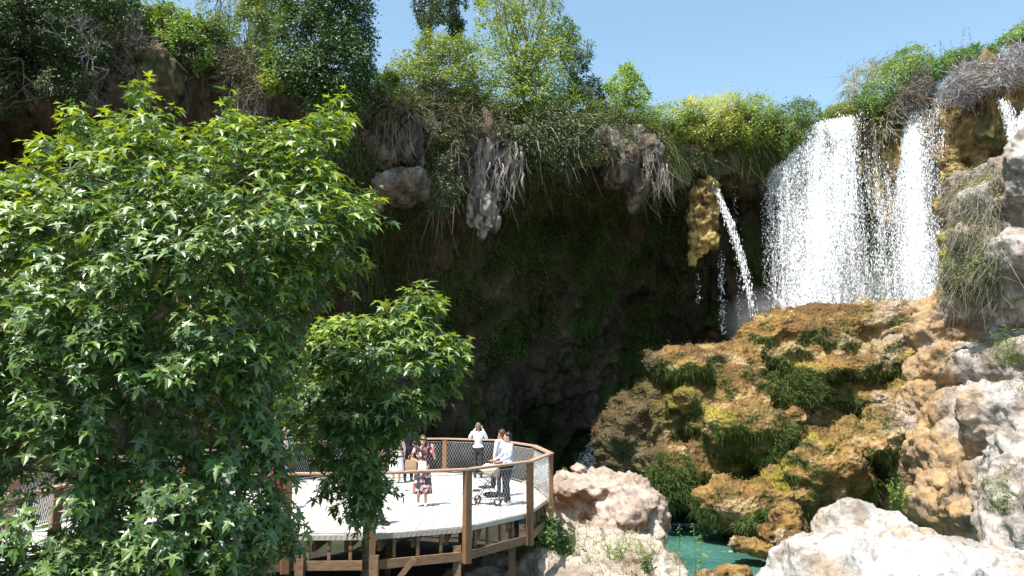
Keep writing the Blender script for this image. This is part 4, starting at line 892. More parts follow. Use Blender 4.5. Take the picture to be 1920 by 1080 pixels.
for sd, (m, n_, ln) in enumerate([((sn[:, 2] > .3) & (spy > 600) & (spx > 1740), 5200, .16), ((spx > 1850) & (spy > 590) & (spy < 740), 3800, .30), ((spx > 1870) & (spy > 860), 2600, .20)]):
    p, nn = patch(m, n_, 10 + sd); g_ = fbm(p, .9, 3, seed=70 + sd) > .12; p, nn = p[g_], nn[g_]
    A.append(blades(p, nn * .3 + (0, 0, .9), ln, .02, ((.10, .15, .04), (.28, .27, .13)), 10 + sd, .35, .5, 3))
v, f, c = join(*A); tag(mk('slope_grass', v, f, M_GRASS, None, c, False), kind='stuff')
def herb(label, foot, Y, H, n, seed, cols=((.09, .17, .03), (.22, .32, .06)), name='leafy_herb', spread=.25, leaf=.11):
    """upright stems set with narrow leaves"""
    r = np.random.default_rng(seed); b0 = P(*foot, Y); t = empty(name, b0, label, 'herb'); mb = MB(); Lp = []; Ld = []
    for _ in range(n):
        d = norm(np.array((r.normal(0, spread), r.normal(0, spread), 1))); h = H * r.uniform(.55, 1.05); s0 = b0 + (r.normal(0, H * .12), r.normal(0, H * .12), 0); tt = np.linspace(0, 1, 5)[:, None]
        c = s0 + d * h * tt + np.array((d[0], d[1], -.1)) * h * .25 * tt ** 2; mb.tube(c, np.linspace(.008, .003, 5), 4)
        for q in range(int(16 + h * 14)):
            a = r.uniform(.1, 1); pt = s0 + d * h * a + np.array((d[0], d[1], -.1)) * h * .25 * a * a; th = q * 2.4; Lp.append(pt); Ld.append((math.cos(th), math.sin(th), .55))
    Lp = np.array(Lp); Ld = np.array(Ld); m = len(Lp); n_, t_, s_ = basis(np.tile((0, 0, 1.0), (m, 1)) + r.normal(0, .3, (m, 3)), Ld); L = leaf * r.lognormal(0, .25, m)[:, None]
    v = np.stack([Lp, Lp + t_ * L * .5 + s_ * L * .13, Lp + t_ * L - (0, 0, .02), Lp + t_ * L * .5 - s_ * L * .13], 1).reshape(-1, 3); f = (np.arange(m) * 4)[:, None] + np.arange(4)[None]
    mk('leaf_sprays', v, f, M_GRASS, t, np.repeat(mixc(cols[0], cols[1], r.random(m)), 4, 0), False); mb.build('stem', M_GRASS, t, (.14, .2, .06), True)
    return t
herb('leafy green herb between the yellow moss dome and the white boulder', (1690, 958), 23.0, 1.0, 16, 1)
herb('tall single herb stem standing in front of the turquoise pool', (1312, 1090), 15.5, 1.15, 3, 2, spread=.05, leaf=.10)
herb('bluish herb on the pale ledge right of the waterfall foot', (1750, 640), 32.5, 1.5, 12, 3, ((.08, .13, .05), (.18, .24, .10)), leaf=.13)
herb('grey-green herb clump on the rubble under the overhanging outcrop', (1790, 705), 28.0, 1.1, 14, 4, ((.10, .15, .06), (.24, .28, .12)))
herb('tall grassy herb by the dark hollow at the right edge', (1895, 690), 24.5, 1.5, 22, 5, ((.10, .17, .04), (.24, .32, .08)), spread=.3)
herb('sparse herb on the slanting slab at the lower right edge', (1880, 965), 15.5, .8, 10, 6, ((.12, .17, .06), (.26, .30, .12)))
herb('small yellow-green weed growing on the white boulder', (1575, 1062), 8.6, .12, 9, 7, ((.15, .22, .03), (.35, .38, .08)), spread=.5, leaf=.05)
herb('leafy weed on the bank left of the pool, in front of the pinkish boulder', (1160, 1050), 18.6, .75, 9, 8)
herb('thin weed sprouting beside the deck corner on top of the pinkish boulder', (1060, 895), 23.4, .35, 7, 9, leaf=.08)
herb('spiky weed at the bottom edge below the pinkish boulder', (1215, 1075), 17.0, .7, 12, 10, ((.12, .17, .05), (.28, .32, .12)))
for i, (x, y, Y) in enumerate([(1778, 120, 39.2), (1812, 95, 39.2)]):
    herb(['dark dead flower spike on the rim bush, shorter of the two', 'dark dead flower spike on the rim bush, taller of the two'][i], (x, y), Y, (1.5, 1.8)[i], (4, 2)[i], 20 + i, ((.05, .05, .04), (.10, .09, .07)), 'flower_spike', .12, .09)
bv, bn = BANK; r = np.random.default_rng(8); k = r.choice(np.where(bn[:, 2] > .2)[0], 6000); p = bv[k]; g_ = (fbm(p, .8, 3, seed=3) > .0); p = p[g_]
v, f, c = blades(p, (0, 0, 1), .22, .016, ((.14, .17, .05), (.34, .32, .18)), 9, .4, .5, 3); tag(mk('dry_grass', v, f, M_GRASS, None, c, False), kind='stuff')
shrub('shrub', 'leafy shrub growing under the right edge of the deck', 'shrub', [(985, 1010), (1000, 975), (1035, 975), (1060, 1000), (1068, 1035), (1030, 1042), (990, 1035)], 19.5, .7, 4200, .09, MG, 44, -.25)
p_ = np.stack([RNG.uniform(-9, 2.2, 9000), RNG.uniform(10, 26, 9000), np.zeros(9000)], 1); p_[:, 2] = ground_z(p_); p_ = p_[(fbm(p_, .5, 3, seed=12) > .05) & (p_[:, 1] < 13)]
v, f, c = leaves(p_ + (0, 0, .1), np.tile((0, 0, 1.0), (len(p_), 1)), .12, MG, 45); tag(mk('ground_cover', v, f, M_LEAF, None, c, False), kind='stuff')

# ============================================================ THE TWO PLANE TREES IN FRONT
half = [(0.0, 0.0), (.07, .05), (.40, -.10), (.26, .07), (.17, .17), (.42, .27), (.70, .50), (.42, .44), (.13, .38), (.21, .58), (.13, .78), (.0, 1.05)]
LT = [(0.0, .24)] + half + [(-x, y) for x, y in half[-2:0:-1]]
LT = np.array(LT); LN = len(LT); LF = np.array([(0, i, i % (LN - 1) + 1) for i in range(1, LN)])
def plane_leaves(p, nv, tv, size, col, seed):
    r = np.random.default_rng(seed); n = len(p); n_, t_, s_ = basis(nv, tv); L = (size * r.uniform(.45, 1.22, n))[:, None, None]
    x = LT[None, :, 0, None]; y = LT[None, :, 1, None]; fold = r.uniform(.05, .35, n)[:, None, None]; dr = r.uniform(.15, .5, n)[:, None, None]
    h = fold * np.abs(x) - dr * (y ** 2) - .12 * np.abs(x) * r.random(n)[:, None, None] * 2
    v = p[:, None] + L * (s_[:, None] * x * r.uniform(.85, 1.1, n)[:, None, None] + t_[:, None] * y + n_[:, None] * h)
    f = LF[None] + (np.arange(n) * LN)[:, None, None]
    return v.reshape(-1, 3), f.reshape(-1, 3), np.repeat(col, LN, 0)
def plane_tree(label, poly, Y, thick, ntw, foot, fork, r0, seed, gap, lsize, young=1.0, per=10, fuzz=.15, notch=None):
    r = np.random.default_rng(seed); a = P(*foot, Y); t = empty('plane_tree', a, label, 'tree')
    p, od = volume(poly, Y, thick, ntw, gap, 1.3, seed, fuzz=fuzz, front=.62, shaggy=0)
    if notch:
        zc = p[:, 1] * CP + (p[:, 2] - CAMZ) * SP; yc = -p[:, 1] * SP + (p[:, 2] - CAMZ) * CP; k = ~inpoly(960 + F * p[:, 0] / zc, 540 - F * yc / zc, notch) | (r.random(len(p)) < .10); p, od = p[k], od[k]
    # skeleton: each twig end joins the nearest node lying closer to the fork
    fk = P(*fork, Y); nodes_ = [a, (a + fk) / 2 + r.normal(0, .05, 3), fk]; par = [-1, 0, 1]; load = [0, 0, 0]
    order = np.argsort(np.linalg.norm(p - fk, axis=1)); idx = []
    for k in order:
        q = p[k]; A_ = np.array(nodes_); d_ = np.linalg.norm(A_ - q, axis=1); dq = np.linalg.norm(q - fk)
        pen = d_ + np.where(np.linalg.norm(A_ - fk, axis=1) > dq, 5, 0) + np.where(np.arange(len(A_)) < 2, 3, 0); j = int(np.argmin(pen))
        while d_[j] > .5:
            m = nodes_[j] + (q - nodes_[j]) * (.42 / d_[j]) + r.normal(0, .05, 3); nodes_.append(m); par.append(j); load.append(0); j = len(nodes_) - 1; d_ = np.append(d_, np.linalg.norm(q - m))
        nodes_.append(q); par.append(j); load.append(1); idx.append((k, len(nodes_) - 1))
    for j in range(len(nodes_) - 1, 0, -1): load[par[j]] += load[j]
    Nn = np.array(nodes_); rad = np.clip(r0 * (np.array(load) / load[0]) ** .5, .005, r0); mb = MB(); mt = MB()
    for j in range(1, len(nodes_)):
        (mt if j < 3 else mb).tube([Nn[par[j]], Nn[j]], [rad[par[j]] if j < 3 else min(rad[par[j]], rad[j] * 1.25), rad[j]], 10 if j < 3 else (6 if rad[j] > .012 else 4))
    mt.build('trunk', M_BARK, t, (0.19, 0.14, 0.09), True); mb.build('limb', M_BARK, t, (0.26, 0.22, 0.16), True)
    # shoots: leaves set along the last stretch of each twig, hanging from it
    P_ = []; NV = []; TV = []; CL = []; sh = MB(); zs = p[:, 2]; ztop = np.percentile(zs, 85)
    for (k, j) in idx:
        q = p[k]; o = od[k]; pd = norm(Nn[j] - Nn[par[j]]); d = norm(pd * .5 + o * .8 + r.normal(0, .3, 3) + (0, 0, .15)); L = r.uniform(.25, .5); m = per + r.integers(-3, 4)
        tt = np.sort(r.uniform(0, 1, m)); tt[-1] = 1; s = q - d * L * .35 + d[None] * L * tt[:, None] + np.array((0, 0, -.22 * L)) * (tt ** 2)[:, None]
        sh.tube([s[0], s[m // 2], s[-1]], [.005, .004, .002], 3)
        phi = np.arange(m) * 2.4 + r.random() * 6; sd = norm(np.cross(d, (0, 0, 1.0)) + 1e-3); u2 = np.cross(sd, d)
        out = np.cos(phi)[:, None] * sd + np.sin(phi)[:, None] * u2
        tv = out * .8 + d * .7 + (0, 0, -.55); nv = out * .30 + np.array((0, 0, .95)) + o * .45 + r.normal(0, .33, (m, 3))
        P_.append(s + out * .05 + d * .02); NV.append(nv); TV.append(tv)
        surf = sm(np.array([o[2]]), .1, .8)[0]; yg = young * (tt ** 2) * (.25 + .75 * surf) * (r.random(m) < .7)
        base = mixc((.035, .090, .022), (.100, .200, .048), r.random(m)); CL.append(mixc(base, (.30, .40, .035), np.clip(yg, 0, 1)))
    v, f, c = plane_leaves(np.concatenate(P_), np.concatenate(NV), np.concatenate(TV), lsize, np.concatenate(CL), seed)
    mk('crown', v, f, M_PLANE, t, c, False); sh.build('shoot', M_BARK, t, (0.16, 0.15, 0.06), True)['kind'] = 'stuff'
    return t
BIG = [(-260, 500), (-200, 380), (-60, 330), (0, 345), (50, 325), (92, 262), (150, 212), (180, 238), (225, 212), (256, 132), (290, 205), (330, 248), (400, 246), (432, 178), (462, 240), (540, 240), (600, 220), (648, 178), (636, 262), (610, 300),
       (650, 345), (690, 362), (702, 430), (660, 470), (660, 500), (612, 545), (560, 590), (562, 650), (540, 710), (512, 760), (525, 800), (545, 850), (520, 900), (528, 960), (545, 1010), (510, 1060), (520, 1160), (200, 1250), (-260, 1200)]
plane_tree('large plane tree filling the left side, in front of the deck', BIG, 8.6, 1.75, 3500, (330, 1560), (320, 1000), .16, 5, -.17, .122, 1.15, 11, .22, [(-300, 912), (0, 902), (60, 885), (165, 872), (150, 985), (0, 1012), (-300, 1015)])
SML = [(585, 690), (570, 650), (610, 620), (655, 600), (700, 600), (745, 565), (778, 542), (815, 560), (822, 580), (800, 610), (820, 625), (868, 640), (862, 670), (845, 700), (838, 735), (812, 750), (795, 775), (770, 795),
       (742, 825), (732, 860), (735, 890), (716, 915), (697, 960), (672, 972), (655, 935), (640, 905), (606, 925), (622, 885), (590, 850), (560, 830), (545, 790), (530, 760), (560, 720)]
plane_tree('smaller plane tree whose drooping leaves cover part of the deck', SML, 11.6, 1.1, 720, (690, 1260), (690, 860), .05, 9, -.26, .150, .9, 9, .3)
#@@NEXT
# ============================================================ DECK AND RAILING
M_DECK, t, b, o = nodes('deck_boards'); L = t.links.new
g_ = N(t, 'NewGeometry'); w_ = N(t, 'TexWave', wave_type='BANDS', bands_direction='X', i_Scale=1.15, i_Distortion=.0); L(g_.outputs['Position'], w_.inputs['Vector'])
n_ = N(t, 'TexNoise', i_Scale=1.3, i_Detail=8.0, i_Roughness=.65); L(g_.outputs['Position'], n_.inputs['Vector'])
r_ = N(t, 'ValToRGB'); L(n_.outputs['Fac'], r_.inputs[0]); r_.color_ramp.elements[0].position = .3; r_.color_ramp.elements[0].color = (.50, .46, .42, 1); r_.color_ramp.elements[1].position = .65; r_.color_ramp.elements[1].color = (.62, .585, .55, 1)
k_ = N(t, 'MapRange', i_1=0.0, i_2=.05, i_3=.45, i_4=1.0); L(w_.outputs['Fac'], k_.inputs[0]); vm = N(t, 'VectorMath', operation='SCALE'); L(r_.outputs[0], vm.inputs[0]); L(k_.outputs[0], vm.inputs['Scale']); L(vm.outputs[0], b.inputs['Base Color'])
b.inputs['Roughness'].default_value = .75
M_POST = simple('post_wood', (.215, .118, .064), .6, .3, var=.3, scale=6, sc=(8, 8, .6), bump=.004)
M_RAIL = simple('rail_wood', (.42, .275, .195), .55, .3, var=.22, scale=5, sc=(3, 3, 3), bump=.003)
M_BEAM = simple('beam_wood', (.22, .138, .08), .65, .3, var=.35, scale=5, sc=(1.2, 1.2, 6), bump=.004)
M_EDGE = simple('deck_edge', (.50, .45, .38), .7, .3, var=.15, scale=4)
M_WIRE = simple('wire', (.7, .7, .7), .4, .5, .2)
M_STEEL = simple('dark_steel', (.10, .09, .08), .5, .5, .3, var=.2, scale=10)
ring_px = [(536, 1006), (696, 1005), (870, 991), (986, 965), (1026, 937), (996, 911), (927, 892), (832, 887), (720, 888), (609, 895), (545, 904)]
ring = [PG(x, y)[:2] for x, y in ring_px]
walk_near = [(-7.6, 12.7), (-6.9, 10.0), (-6.3, 7.9)]; walk_far = [(-8.6, 7.5), (-9.3, 10.3), (-9.9, 13.5), (-9.6, 18.5)]
loop = [np.array(q, float) for q in ring + walk_far[::-1] + walk_near[::-1]]
def offset(lp, d):
    n = len(lp); out = []
    for i in range(n):
        a, b_, c_ = lp[i - 1], lp[i], lp[(i + 1) % n]; e1 = norm(b_ - a); e2 = norm(c_ - b_); m = norm(np.array((e1[1] + e2[1], -e1[0] - e2[0])))
        k = max(.5, abs(m @ np.array((e1[1], -e1[0])))); out.append(b_ + m * d / k)
    return out
def slab(lp, z0, z1):
    n = len(lp); v = [(x, y, z0) for x, y in lp] + [(x, y, z1) for x, y in lp]
    return v, [list(range(n, 2 * n)), list(range(n))[::-1]] + [[i, (i + 1) % n, n + (i + 1) % n, n + i] for i in range(n)]
dk = empty('viewing_deck', (-3.6, 19, -.6), 'pale rounded wooden viewing deck on posts beside the pool', 'deck')
inner = offset(loop, -.16)
mb = MB(); mb.add(*slab(inner, -.05, 0.0)); mb.build('deck_floor', M_DECK, dk)
mb = MB()
for i in range(len(loop)):
    j = (i + 1) % len(loop)
    q = [loop[i], loop[j], inner[j], inner[i]]; mb.add(*slab(q, -.075, .018))
mb.build('deck_edge', M_EDGE, dk)
out_ = offset(loop, .03); nL = len(loop)
for i in range(nL):
    j = (i + 1) % nL; a, c_ = out_[i], out_[j]; bm_ = MB(); bm_.beam((*a, -.53), (*c_, -.53), .05, .17); bm_.build('rim_beam', M_BEAM, dk)
    L_ = np.linalg.norm(c_ - a); k = max(2, int(L_ / .40)); st = MB()
    ins = norm(np.array((-(c_ - a)[1], (c_ - a)[0]))) * .10
    if i > 10: continue
    for q in range(1, k): pt = a + (c_ - a) * q / k + ins; st = MB(); st.box((*pt, -.26), (.06, .06, .36), rz=math.atan2((c_ - a)[1], (c_ - a)[0])); st.build('short_stud', M_BEAM, dk)
LP = np.array(loop)
for i, x in enumerate(np.arange(-9.4, .9, .62)):           # joists across the deck, clipped to its outline
    ys = []
    for q in range(nL):
        a, c_ = LP[q], LP[(q + 1) % nL]
        if (a[0] - x) * (c_[0] - x) < 0: ys.append(a[1] + (c_[1] - a[1]) * (x - a[0]) / (c_[0] - a[0]))
    ys.sort()
    for y0, y1 in zip(ys[::2], ys[1::2]):
        if y1 - y0 > .8: j_ = MB(); j_.box((x, (y0 + y1) / 2, -.20), (.07, y1 - y0 - .36, .24)); j_.build('joist', M_BEAM, dk)
for (x, y) in [(-4.0, 14.7), (-2.6, 14.7), (-1.1, 15.6), (.0, 17.6), (-3.3, 17.5), (-5.5, 16.5), (-1.3, 20), (-3.5, 22), (-6, 21), (-8.3, 12.5), (-8.6, 16), (-7.7, 9.5), (0.1, 20.2)]:
    zg = float(ground_z(np.array([[x, y, 0.]]))[0]) - .3; s_ = MB(); s_.box((x, y, (zg - .33) / 2), (.16, .16, -.33 - zg)); s_.build('support_post', M_BEAM, dk)
for (x, y, dx) in [(-2.6, 14.7, .75)]:
    s_ = MB(); s_.beam((x, y, -1.35), (x + dx, y, -.40), .10, .10, (0, 1, 0)); s_.build('brace', M_BEAM, dk)
rl = empty('railing', (-3.6, 19, 0), 'timber railing with wire netting round the viewing deck', 'railing')
def post(x, y, z0, z1, ang):
    p = MB(); p.box((x, y, (z0 + z1) / 2), (.155, .125, z1 - z0), rz=ang); return p.build('post', M_POST, rl, bevel=.008)
rp = offset(loop, .10); RZ = 1.16
open_ = {len(ring) + len(walk_far) - 1}                    # the walkway end stays open
for i in range(nL):
    a = rp[i]; pv, nx = rp[i - 1], rp[(i + 1) % nL]; dr = nx - pv; post(a[0], a[1], -.66, RZ - .02, math.atan2(dr[1], dr[0]))
    j = (i + 1) % nL; c_ = rp[j]; L_ = np.linalg.norm(c_ - a)
    if i in open_: continue
    if L_ > 3.6 or i in (11, 12):
        for q in range(1, int(L_ / 2.2) + 1): m = a + (c_ - a) * q / (int(L_ / 2.2) + 1); post(m[0], m[1], -.66, RZ - .02, math.atan2((c_ - a)[1], (c_ - a)[0]))
    d_ = norm(c_ - a) * .045
    h = MB(); h.beam((*(a - d_), RZ + .012), (*(c_ + d_), RZ + .012), .15, .052); h.build('handrail', M_RAIL, rl, bevel=.012)
    # wire netting hung inside the posts
    net = MB(); s0, s1 = a + (c_ - a) * (.10 / L_), c_ - (c_ - a) * (.10 / L_); Ln = np.linalg.norm(s1 - s0); zb, zt = .05, RZ - .09; H = zt - zb; stp = .105; k = int((Ln + H * .6) / stp)
    ins = norm(np.array((-(c_ - a)[1], (c_ - a)[0]))) * .03; e = (s1 - s0) / Ln
    for sg in (0, 1):
        for q in range(k + 1):
            u0 = q * stp; u1 = u0 - H * .6; za, zc = zb, zt
            if u0 > Ln: za = zb + (u0 - Ln) / (u0 - u1) * H; u0 = Ln
            if u1 < 0: zc = zb + (q * stp) / (H * .6) * H; u1 = 0
            if zc - za < .04: continue
            if sg: u0, u1 = Ln - u0, Ln - u1
            A_ = s0 + e * u0 + ins; B_ = s0 + e * u1 + ins
            if L_ and (B_ - A_) @ (B_ - A_) + (zc - za) ** 2 > .004: net.tube([(*A_, za), (*B_, zc)], .0028, 3)
    for z in (zb, zt): net.tube([(*(s0 + ins), z), (*(s1 + ins), z)], .008, 4)
    net.build('wire_netting', M_WIRE, rl, smooth=True)

# ============================================================ PEOPLE
def chain(pts, sub=1):
    """pts: (x, y, z, r) -> overlapping balls that fuse when remeshed"""
    iv, fi = ico(sub); V = []; Fs = []; n = 0; pts = np.array(pts, float)
    for a, b_ in zip(pts[:-1], pts[1:]):
        L_ = np.linalg.norm(b_[:3] - a[:3]); k = max(1, int(L_ / (.35 * min(a[3], b_[3]) + 1e-4)))
        for q in range(k + 1):
            p = a + (b_ - a) * q / k; V.append(iv * p[3] + p[:3]); Fs.append(fi + n); n += len(iv)
    return np.concatenate(V), np.concatenate(Fs)
def ell(c, r, sub=3):
    iv, fi = ico(sub); return iv * np.array(r) + np.array(c), fi
def fuse(parts, vox, it=2):
    V = []; Fs = []; n = 0
    for v, f in parts: V.append(v); Fs.append(f + n); n += len(v)
    v, f = remesh(np.concatenate(V), np.concatenate(Fs), vox); return smooth_v(v, f, it), f
M_SKIN = simple('skin', (.50, .28, .19), .5, .4, var=.06, scale=8)
def cloth(name, c, var=.12, bump=.01): return simple(name, c, .85, .2, var=var, scale=7, bump=bump, sc=(1, 1, .5))
M_WSHIRT = cloth('white_shirt', (.66, .67, .72)); M_BLUSH = cloth('pale_blue_shirt', (.52, .58, .72)); M_BLACK = cloth('black_trousers', (.018, .018, .022)); M_DGREY = cloth('dark_grey_trousers', (.045, .043, .045))
M_RED = cloth('red_cloth', (.30, .03, .028)); M_JEAN = cloth('blue_jeans', (.12, .20, .36)); M_BEIGE = cloth('beige_cloth', (.50, .38, .30)); M_TAN = cloth('tan_bag', (.42, .28, .16)); M_PINKH = cloth('pink_hat', (.68, .42, .42)); M_WHITE = cloth('white_cloth', (.72, .70, .68))
M_HBLK = simple('black_hair', (.012, .010, .009), .5, .4, var=.3, scale=30); M_HBRN = simple('brown_hair', (.07, .035, .018), .5, .4, var=.3, scale=30); M_HGRY = simple('greyish_hair', (.16, .13, .085), .6, .3, var=.3, scale=30)
M_BSHOE = simple('black_shoe', (.015, .014, .014), .5, .4); M_WSHOE = simple('white_shoe', (.62, .62, .66), .6, .3); M_GLOSS = simple('black_plastic', (.01, .01, .012), .25, .5)
M_FLOR, t, b, o = nodes('floral_cloth'); L = t.links.new
tc = N(t, 'TexCoord'); vo = N(t, 'TexVoronoi', i_Scale=17.0); L(tc.outputs['Object'], vo.inputs['Vector']); rp_ = N(t, 'ValToRGB'); sepx = N(t, 'SeparateColor'); L(vo.outputs['Color'], sepx.inputs[0]); L(sepx.outputs[0], rp_.inputs[0])
rp_.color_ramp.interpolation = 'CONSTANT'; e = rp_.color_ramp.elements; e[0].color = (.035, .02, .035, 1); e[1].position = .42; e[1].color = (.34, .10, .11, 1)
for p_, c_ in ((.6, (.55, .36, .33, 1)), (.78, (.09, .03, .05, 1)), (.9, (.62, .52, .46, 1))): q = e.new(p_); q.color = c_
L(rp_.outputs[0], b.inputs['Base Color']); b.inputs['Roughness'].default_value = .85
def hand(w, d, side, curl=.5, s=1.0):
    """palm at w pointing along d, fingers of unequal length bent at the knuckles, thumb from the side of the palm"""
    w = np.array(w, float); d = norm(np.array(d, float)); sd = norm(np.cross(d, (0, 1, .2)) + 1e-6); nn = np.cross(sd, d); out = [chain([(*w, .022), (*(w + d * .03), .030), (*(w + d * .075), .026)])]
    for i, (o_, ln) in enumerate([(-.027, .058), (-.009, .070), (.009, .066), (.027, .052)]):
        b0 = w + d * .085 + sd * o_; k1 = b0 + (d + nn * curl * .5) * ln * .45; k2 = k1 + (d * (1 - curl * .5) + nn * curl) * ln * .35; k3 = k2 + (d * (1 - curl) + nn * curl * 1.2) * ln * .25
        out.append(chain([(*b0, .0095), (*k1, .009), (*k2, .0085), (*k3, .0075)]))
    tb = w + d * .03 + sd * side * .026; out.append(chain([(*tb, .011), (*(tb + sd * side * .022 + d * .022), .010), (*(tb + sd * side * .026 + d * .050), .009)])); return out
def person(label, pos, rz, H, legs, arms, top, bot, topm, botm, hairm, shoem, hair='short', headturn=0.0, dress=False, sleeve='long', lean=0.0, hat=None, glasses=False, skirt_z=.42, sh=.185):
    """local frame: faces -Y, x to its left; legs: ((ankle),(knee)) x2, arms: ((elbow),(wrist),(hand direction)) x2"""
    root = empty('person', (*pos, 0), label, 'person', rz=rz); root.scale = (H / 1.72,) * 3; LOC[root.name] = (0, 0, 0)
    hip = [(-.085, 0, .92), (.085, 0, .92)]; ly = -lean; W_ = .8 * sh / .185
    shd = [(-sh, ly, 1.405), (sh, ly, 1.405)]; hc = np.array((0, ly * 1.25 - .015, 1.605))
    Rt = np.array([[math.cos(headturn), -math.sin(headturn), 0], [math.sin(headturn), math.cos(headturn), 0], [0, 0, 1]])
    def hd(p): return hc + Rt @ np.array(p)
    B = [chain([(0, 0, .93, .13), (0, ly * .4, 1.08, .115), (0, ly * .8, 1.24, .125), (0, ly, 1.34, .12)]), ell((0, ly * .8, 1.27), (.17 * W_ / .8 * .9, .105, .17)), ell((0, 0, .95), (.165, .115, .13)), chain([(0, ly, 1.38, .07), (0, ly * 1.2, 1.47, .055), (*(hc - (0, -.01, .06)), .055)])]
    for q in range(2): B.append(chain([(*shd[q], .062), (0, ly, 1.40, .065)]))
    v, f = ell((0, 0, 0), (.076, .095, .115)); B.append((v @ Rt.T + hc, f)); B += [chain([(*hd((0, -.088, .0)), .012), (*hd((0, -.112, -.02)), .013)]), chain([(*hd((-.03, -.072, -.075)), .02), (*hd((.03, -.072, -.075)), .02)]), ell(hd((-.078, .0, 0)), (.012, .02, .03), 2), ell(hd((.078, .0, 0)), (.012, .02, .03), 2)]
    T = [chain([(0, 0, 1.0, .125), (0, ly * .5, 1.12, .125), (0, ly * .8, 1.25, .137), (0, ly, 1.35, .118)]), ell((0, ly * .8, 1.27), (.18 * W_ / .8 * .9, .12, .175)), ell((0, 0, .98), (.172, .13, .09))]; K = [ell((0, 0, .94), (.172, .128, .12))]; S_ = []
    for q in range(2):
        an, kn = legs[q]; B.append(chain([(*hip[q], .085), (*kn, .052), (*((np.array(kn) + an) / 2 + (0, .01, .03)), .052), (*an, .036)])); fd = np.array(an) + (0, -.13, -.035); B.append(chain([(*an, .034), (*(np.array(an) + (0, .02, -.03)), .038), (*fd, .028)]))
        K.append(chain([(*hip[q], .10), (*kn, .072), (*(np.array(an) + (0, 0, .03)), .060)])); S_.append((an, fd))
        el, wr, hdv = arms[q]; B.append(chain([(*shd[q], .056), (*el, .040), (*((np.array(el) * .65 + np.array(wr) * .35)), .038), (*wr, .024)])); B += hand(wr, hdv, 1 if q == 0 else -1)
        e1 = np.array(el); s1 = np.array(shd[q]); T.append(chain([(*s1, .068), (*(e1 if sleeve == 'long' else s1 + (e1 - s1) * .75), .053 if sleeve == 'long' else .064)])); T.append(chain([(*shd[q], .07), (0, ly, 1.41, .06)]))
        if sleeve == 'long': T.append(chain([(*el, .052), (*(e1 + (np.array(wr) - e1) * .88), .036)]))
    v, f = fuse(B, .0085, 1); mk('body', v, f, M_SKIN, root)
    if dress:
        nz, na = 26, 40; z = np.linspace(1.06, skirt_z, nz); th = np.arange(na) / na * 2 * np.pi; rr = np.interp(z, [skirt_z, .75, .92, 1.06], [.235, .205, .175, .125])
        vv_ = np.stack([(rr[:, None] * (1 + .09 * np.sin(th * 7 + 1)[None] * np.linspace(0, 1, nz)[:, None])) * np.cos(th)[None], (rr[:, None] * .78 * (1 + .10 * np.sin(th * 6)[None] * np.linspace(0, 1, nz)[:, None])) * np.sin(th)[None], np.tile(z[:, None], (1, na))], 2).reshape(-1, 3)
        ff = [[i * na + j, i * na + (j + 1) % na, (i + 1) * na + (j + 1) % na, (i + 1) * na + j] for i in range(nz - 1) for j in range(na)]
        mk('skirt', vv_, ff, botm, root)
    else:
        v, f = fuse(K, .012, 2); v = v + vnormals(v, f) * (.006 * fbm(v * (1, 1, 2.2), 5, 2, seed=2))[:, None]; mk(bot, v, f, botm, root)
    v, f = fuse(T, .012, 2); v = v + vnormals(v, f) * (.007 * fbm(v * (1, 1, 1.8), 6, 2, seed=1))[:, None]; mk(top, v, f, topm, root)
    for an, fd in S_:
        v, f = fuse([chain([(*(np.array(an) + (0, .03, -.025)), .044), (*fd, .038)]), ell(np.array(fd) + (0, .03, -.015), (.042, .07, .028))], .01, 1); v[:, 2] = np.maximum(v[:, 2], np.array(an)[2] - .078); mk('shoe', v, f, shoem, root)
    if hair == 'short': hh = [ell(hd((0, .018, .028)), (.086, .098, .105)), ell(hd((0, .05, -.03)), (.07, .06, .07))]
    else: hh = [ell(hd((0, .018, .028)), (.088, .10, .105)), chain([(*hd((-.07, .02, .0)), .04), (*hd((-.085, .0, -.12)), .042), (*hd((-.085, -.02, -.22)), .03)]), chain([(*hd((.07, .02, .0)), .04), (*hd((.08, .0, -.12)), .042), (*hd((.075, -.02, -.20)), .03)]), chain([(*hd((0, .07, 0)), .07), (*hd((0, .09, -.20)), .06)])]
    v, f = fuse(hh, .01, 1); v = v + vnormals(v, f) * (.006 * fbm(v, 25, 2))[:, None]
    fwd_ = Rt @ np.array((0, -1, 0)); dd = (v - hc) @ fwd_; v = np.where(((dd > .055) & (v[:, 2] < hc[2] + .045))[:, None], v - fwd_ * (dd - .055)[:, None], v); mk('hair', v, f, hairm, root)
    if hat is not None:
        v, f = fuse([ell(hd((0, .01, .06)), (.098, .11, .085)), ell(hd((0, -.02, .045)), (.15, .165, .012))], .009, 1); mk('hat', v, f, hat, root)
    if glasses:
        m_ = MB(); 
        for sx in (-1, 1):
            v, f = ell(hd((sx * .033, -.093, .022)), (.027, .010, .021), 2); m_.add(v, f)
        m_.tube([hd((-.08, -.01, .03)), hd((-.06, -.085, .03)), hd((.06, -.085, .03)), hd((.08, -.01, .03))], .004, 4); m_.build('sunglasses', M_GLOSS, root, smooth=True)
    return root
ST_ = (((-.10, 0, .085), (-.095, -.01, .49)), ((.10, 0, .085), (.095, -.01, .49)))
def at(px, py): return tuple(PG(px, py)[:2])
down = (((-.25, 0, 1.13), (-.26, -.04, .88), (0, -.1, -1)), ((.25, 0, 1.13), (.26, -.04, .88), (0, -.1, -1)))
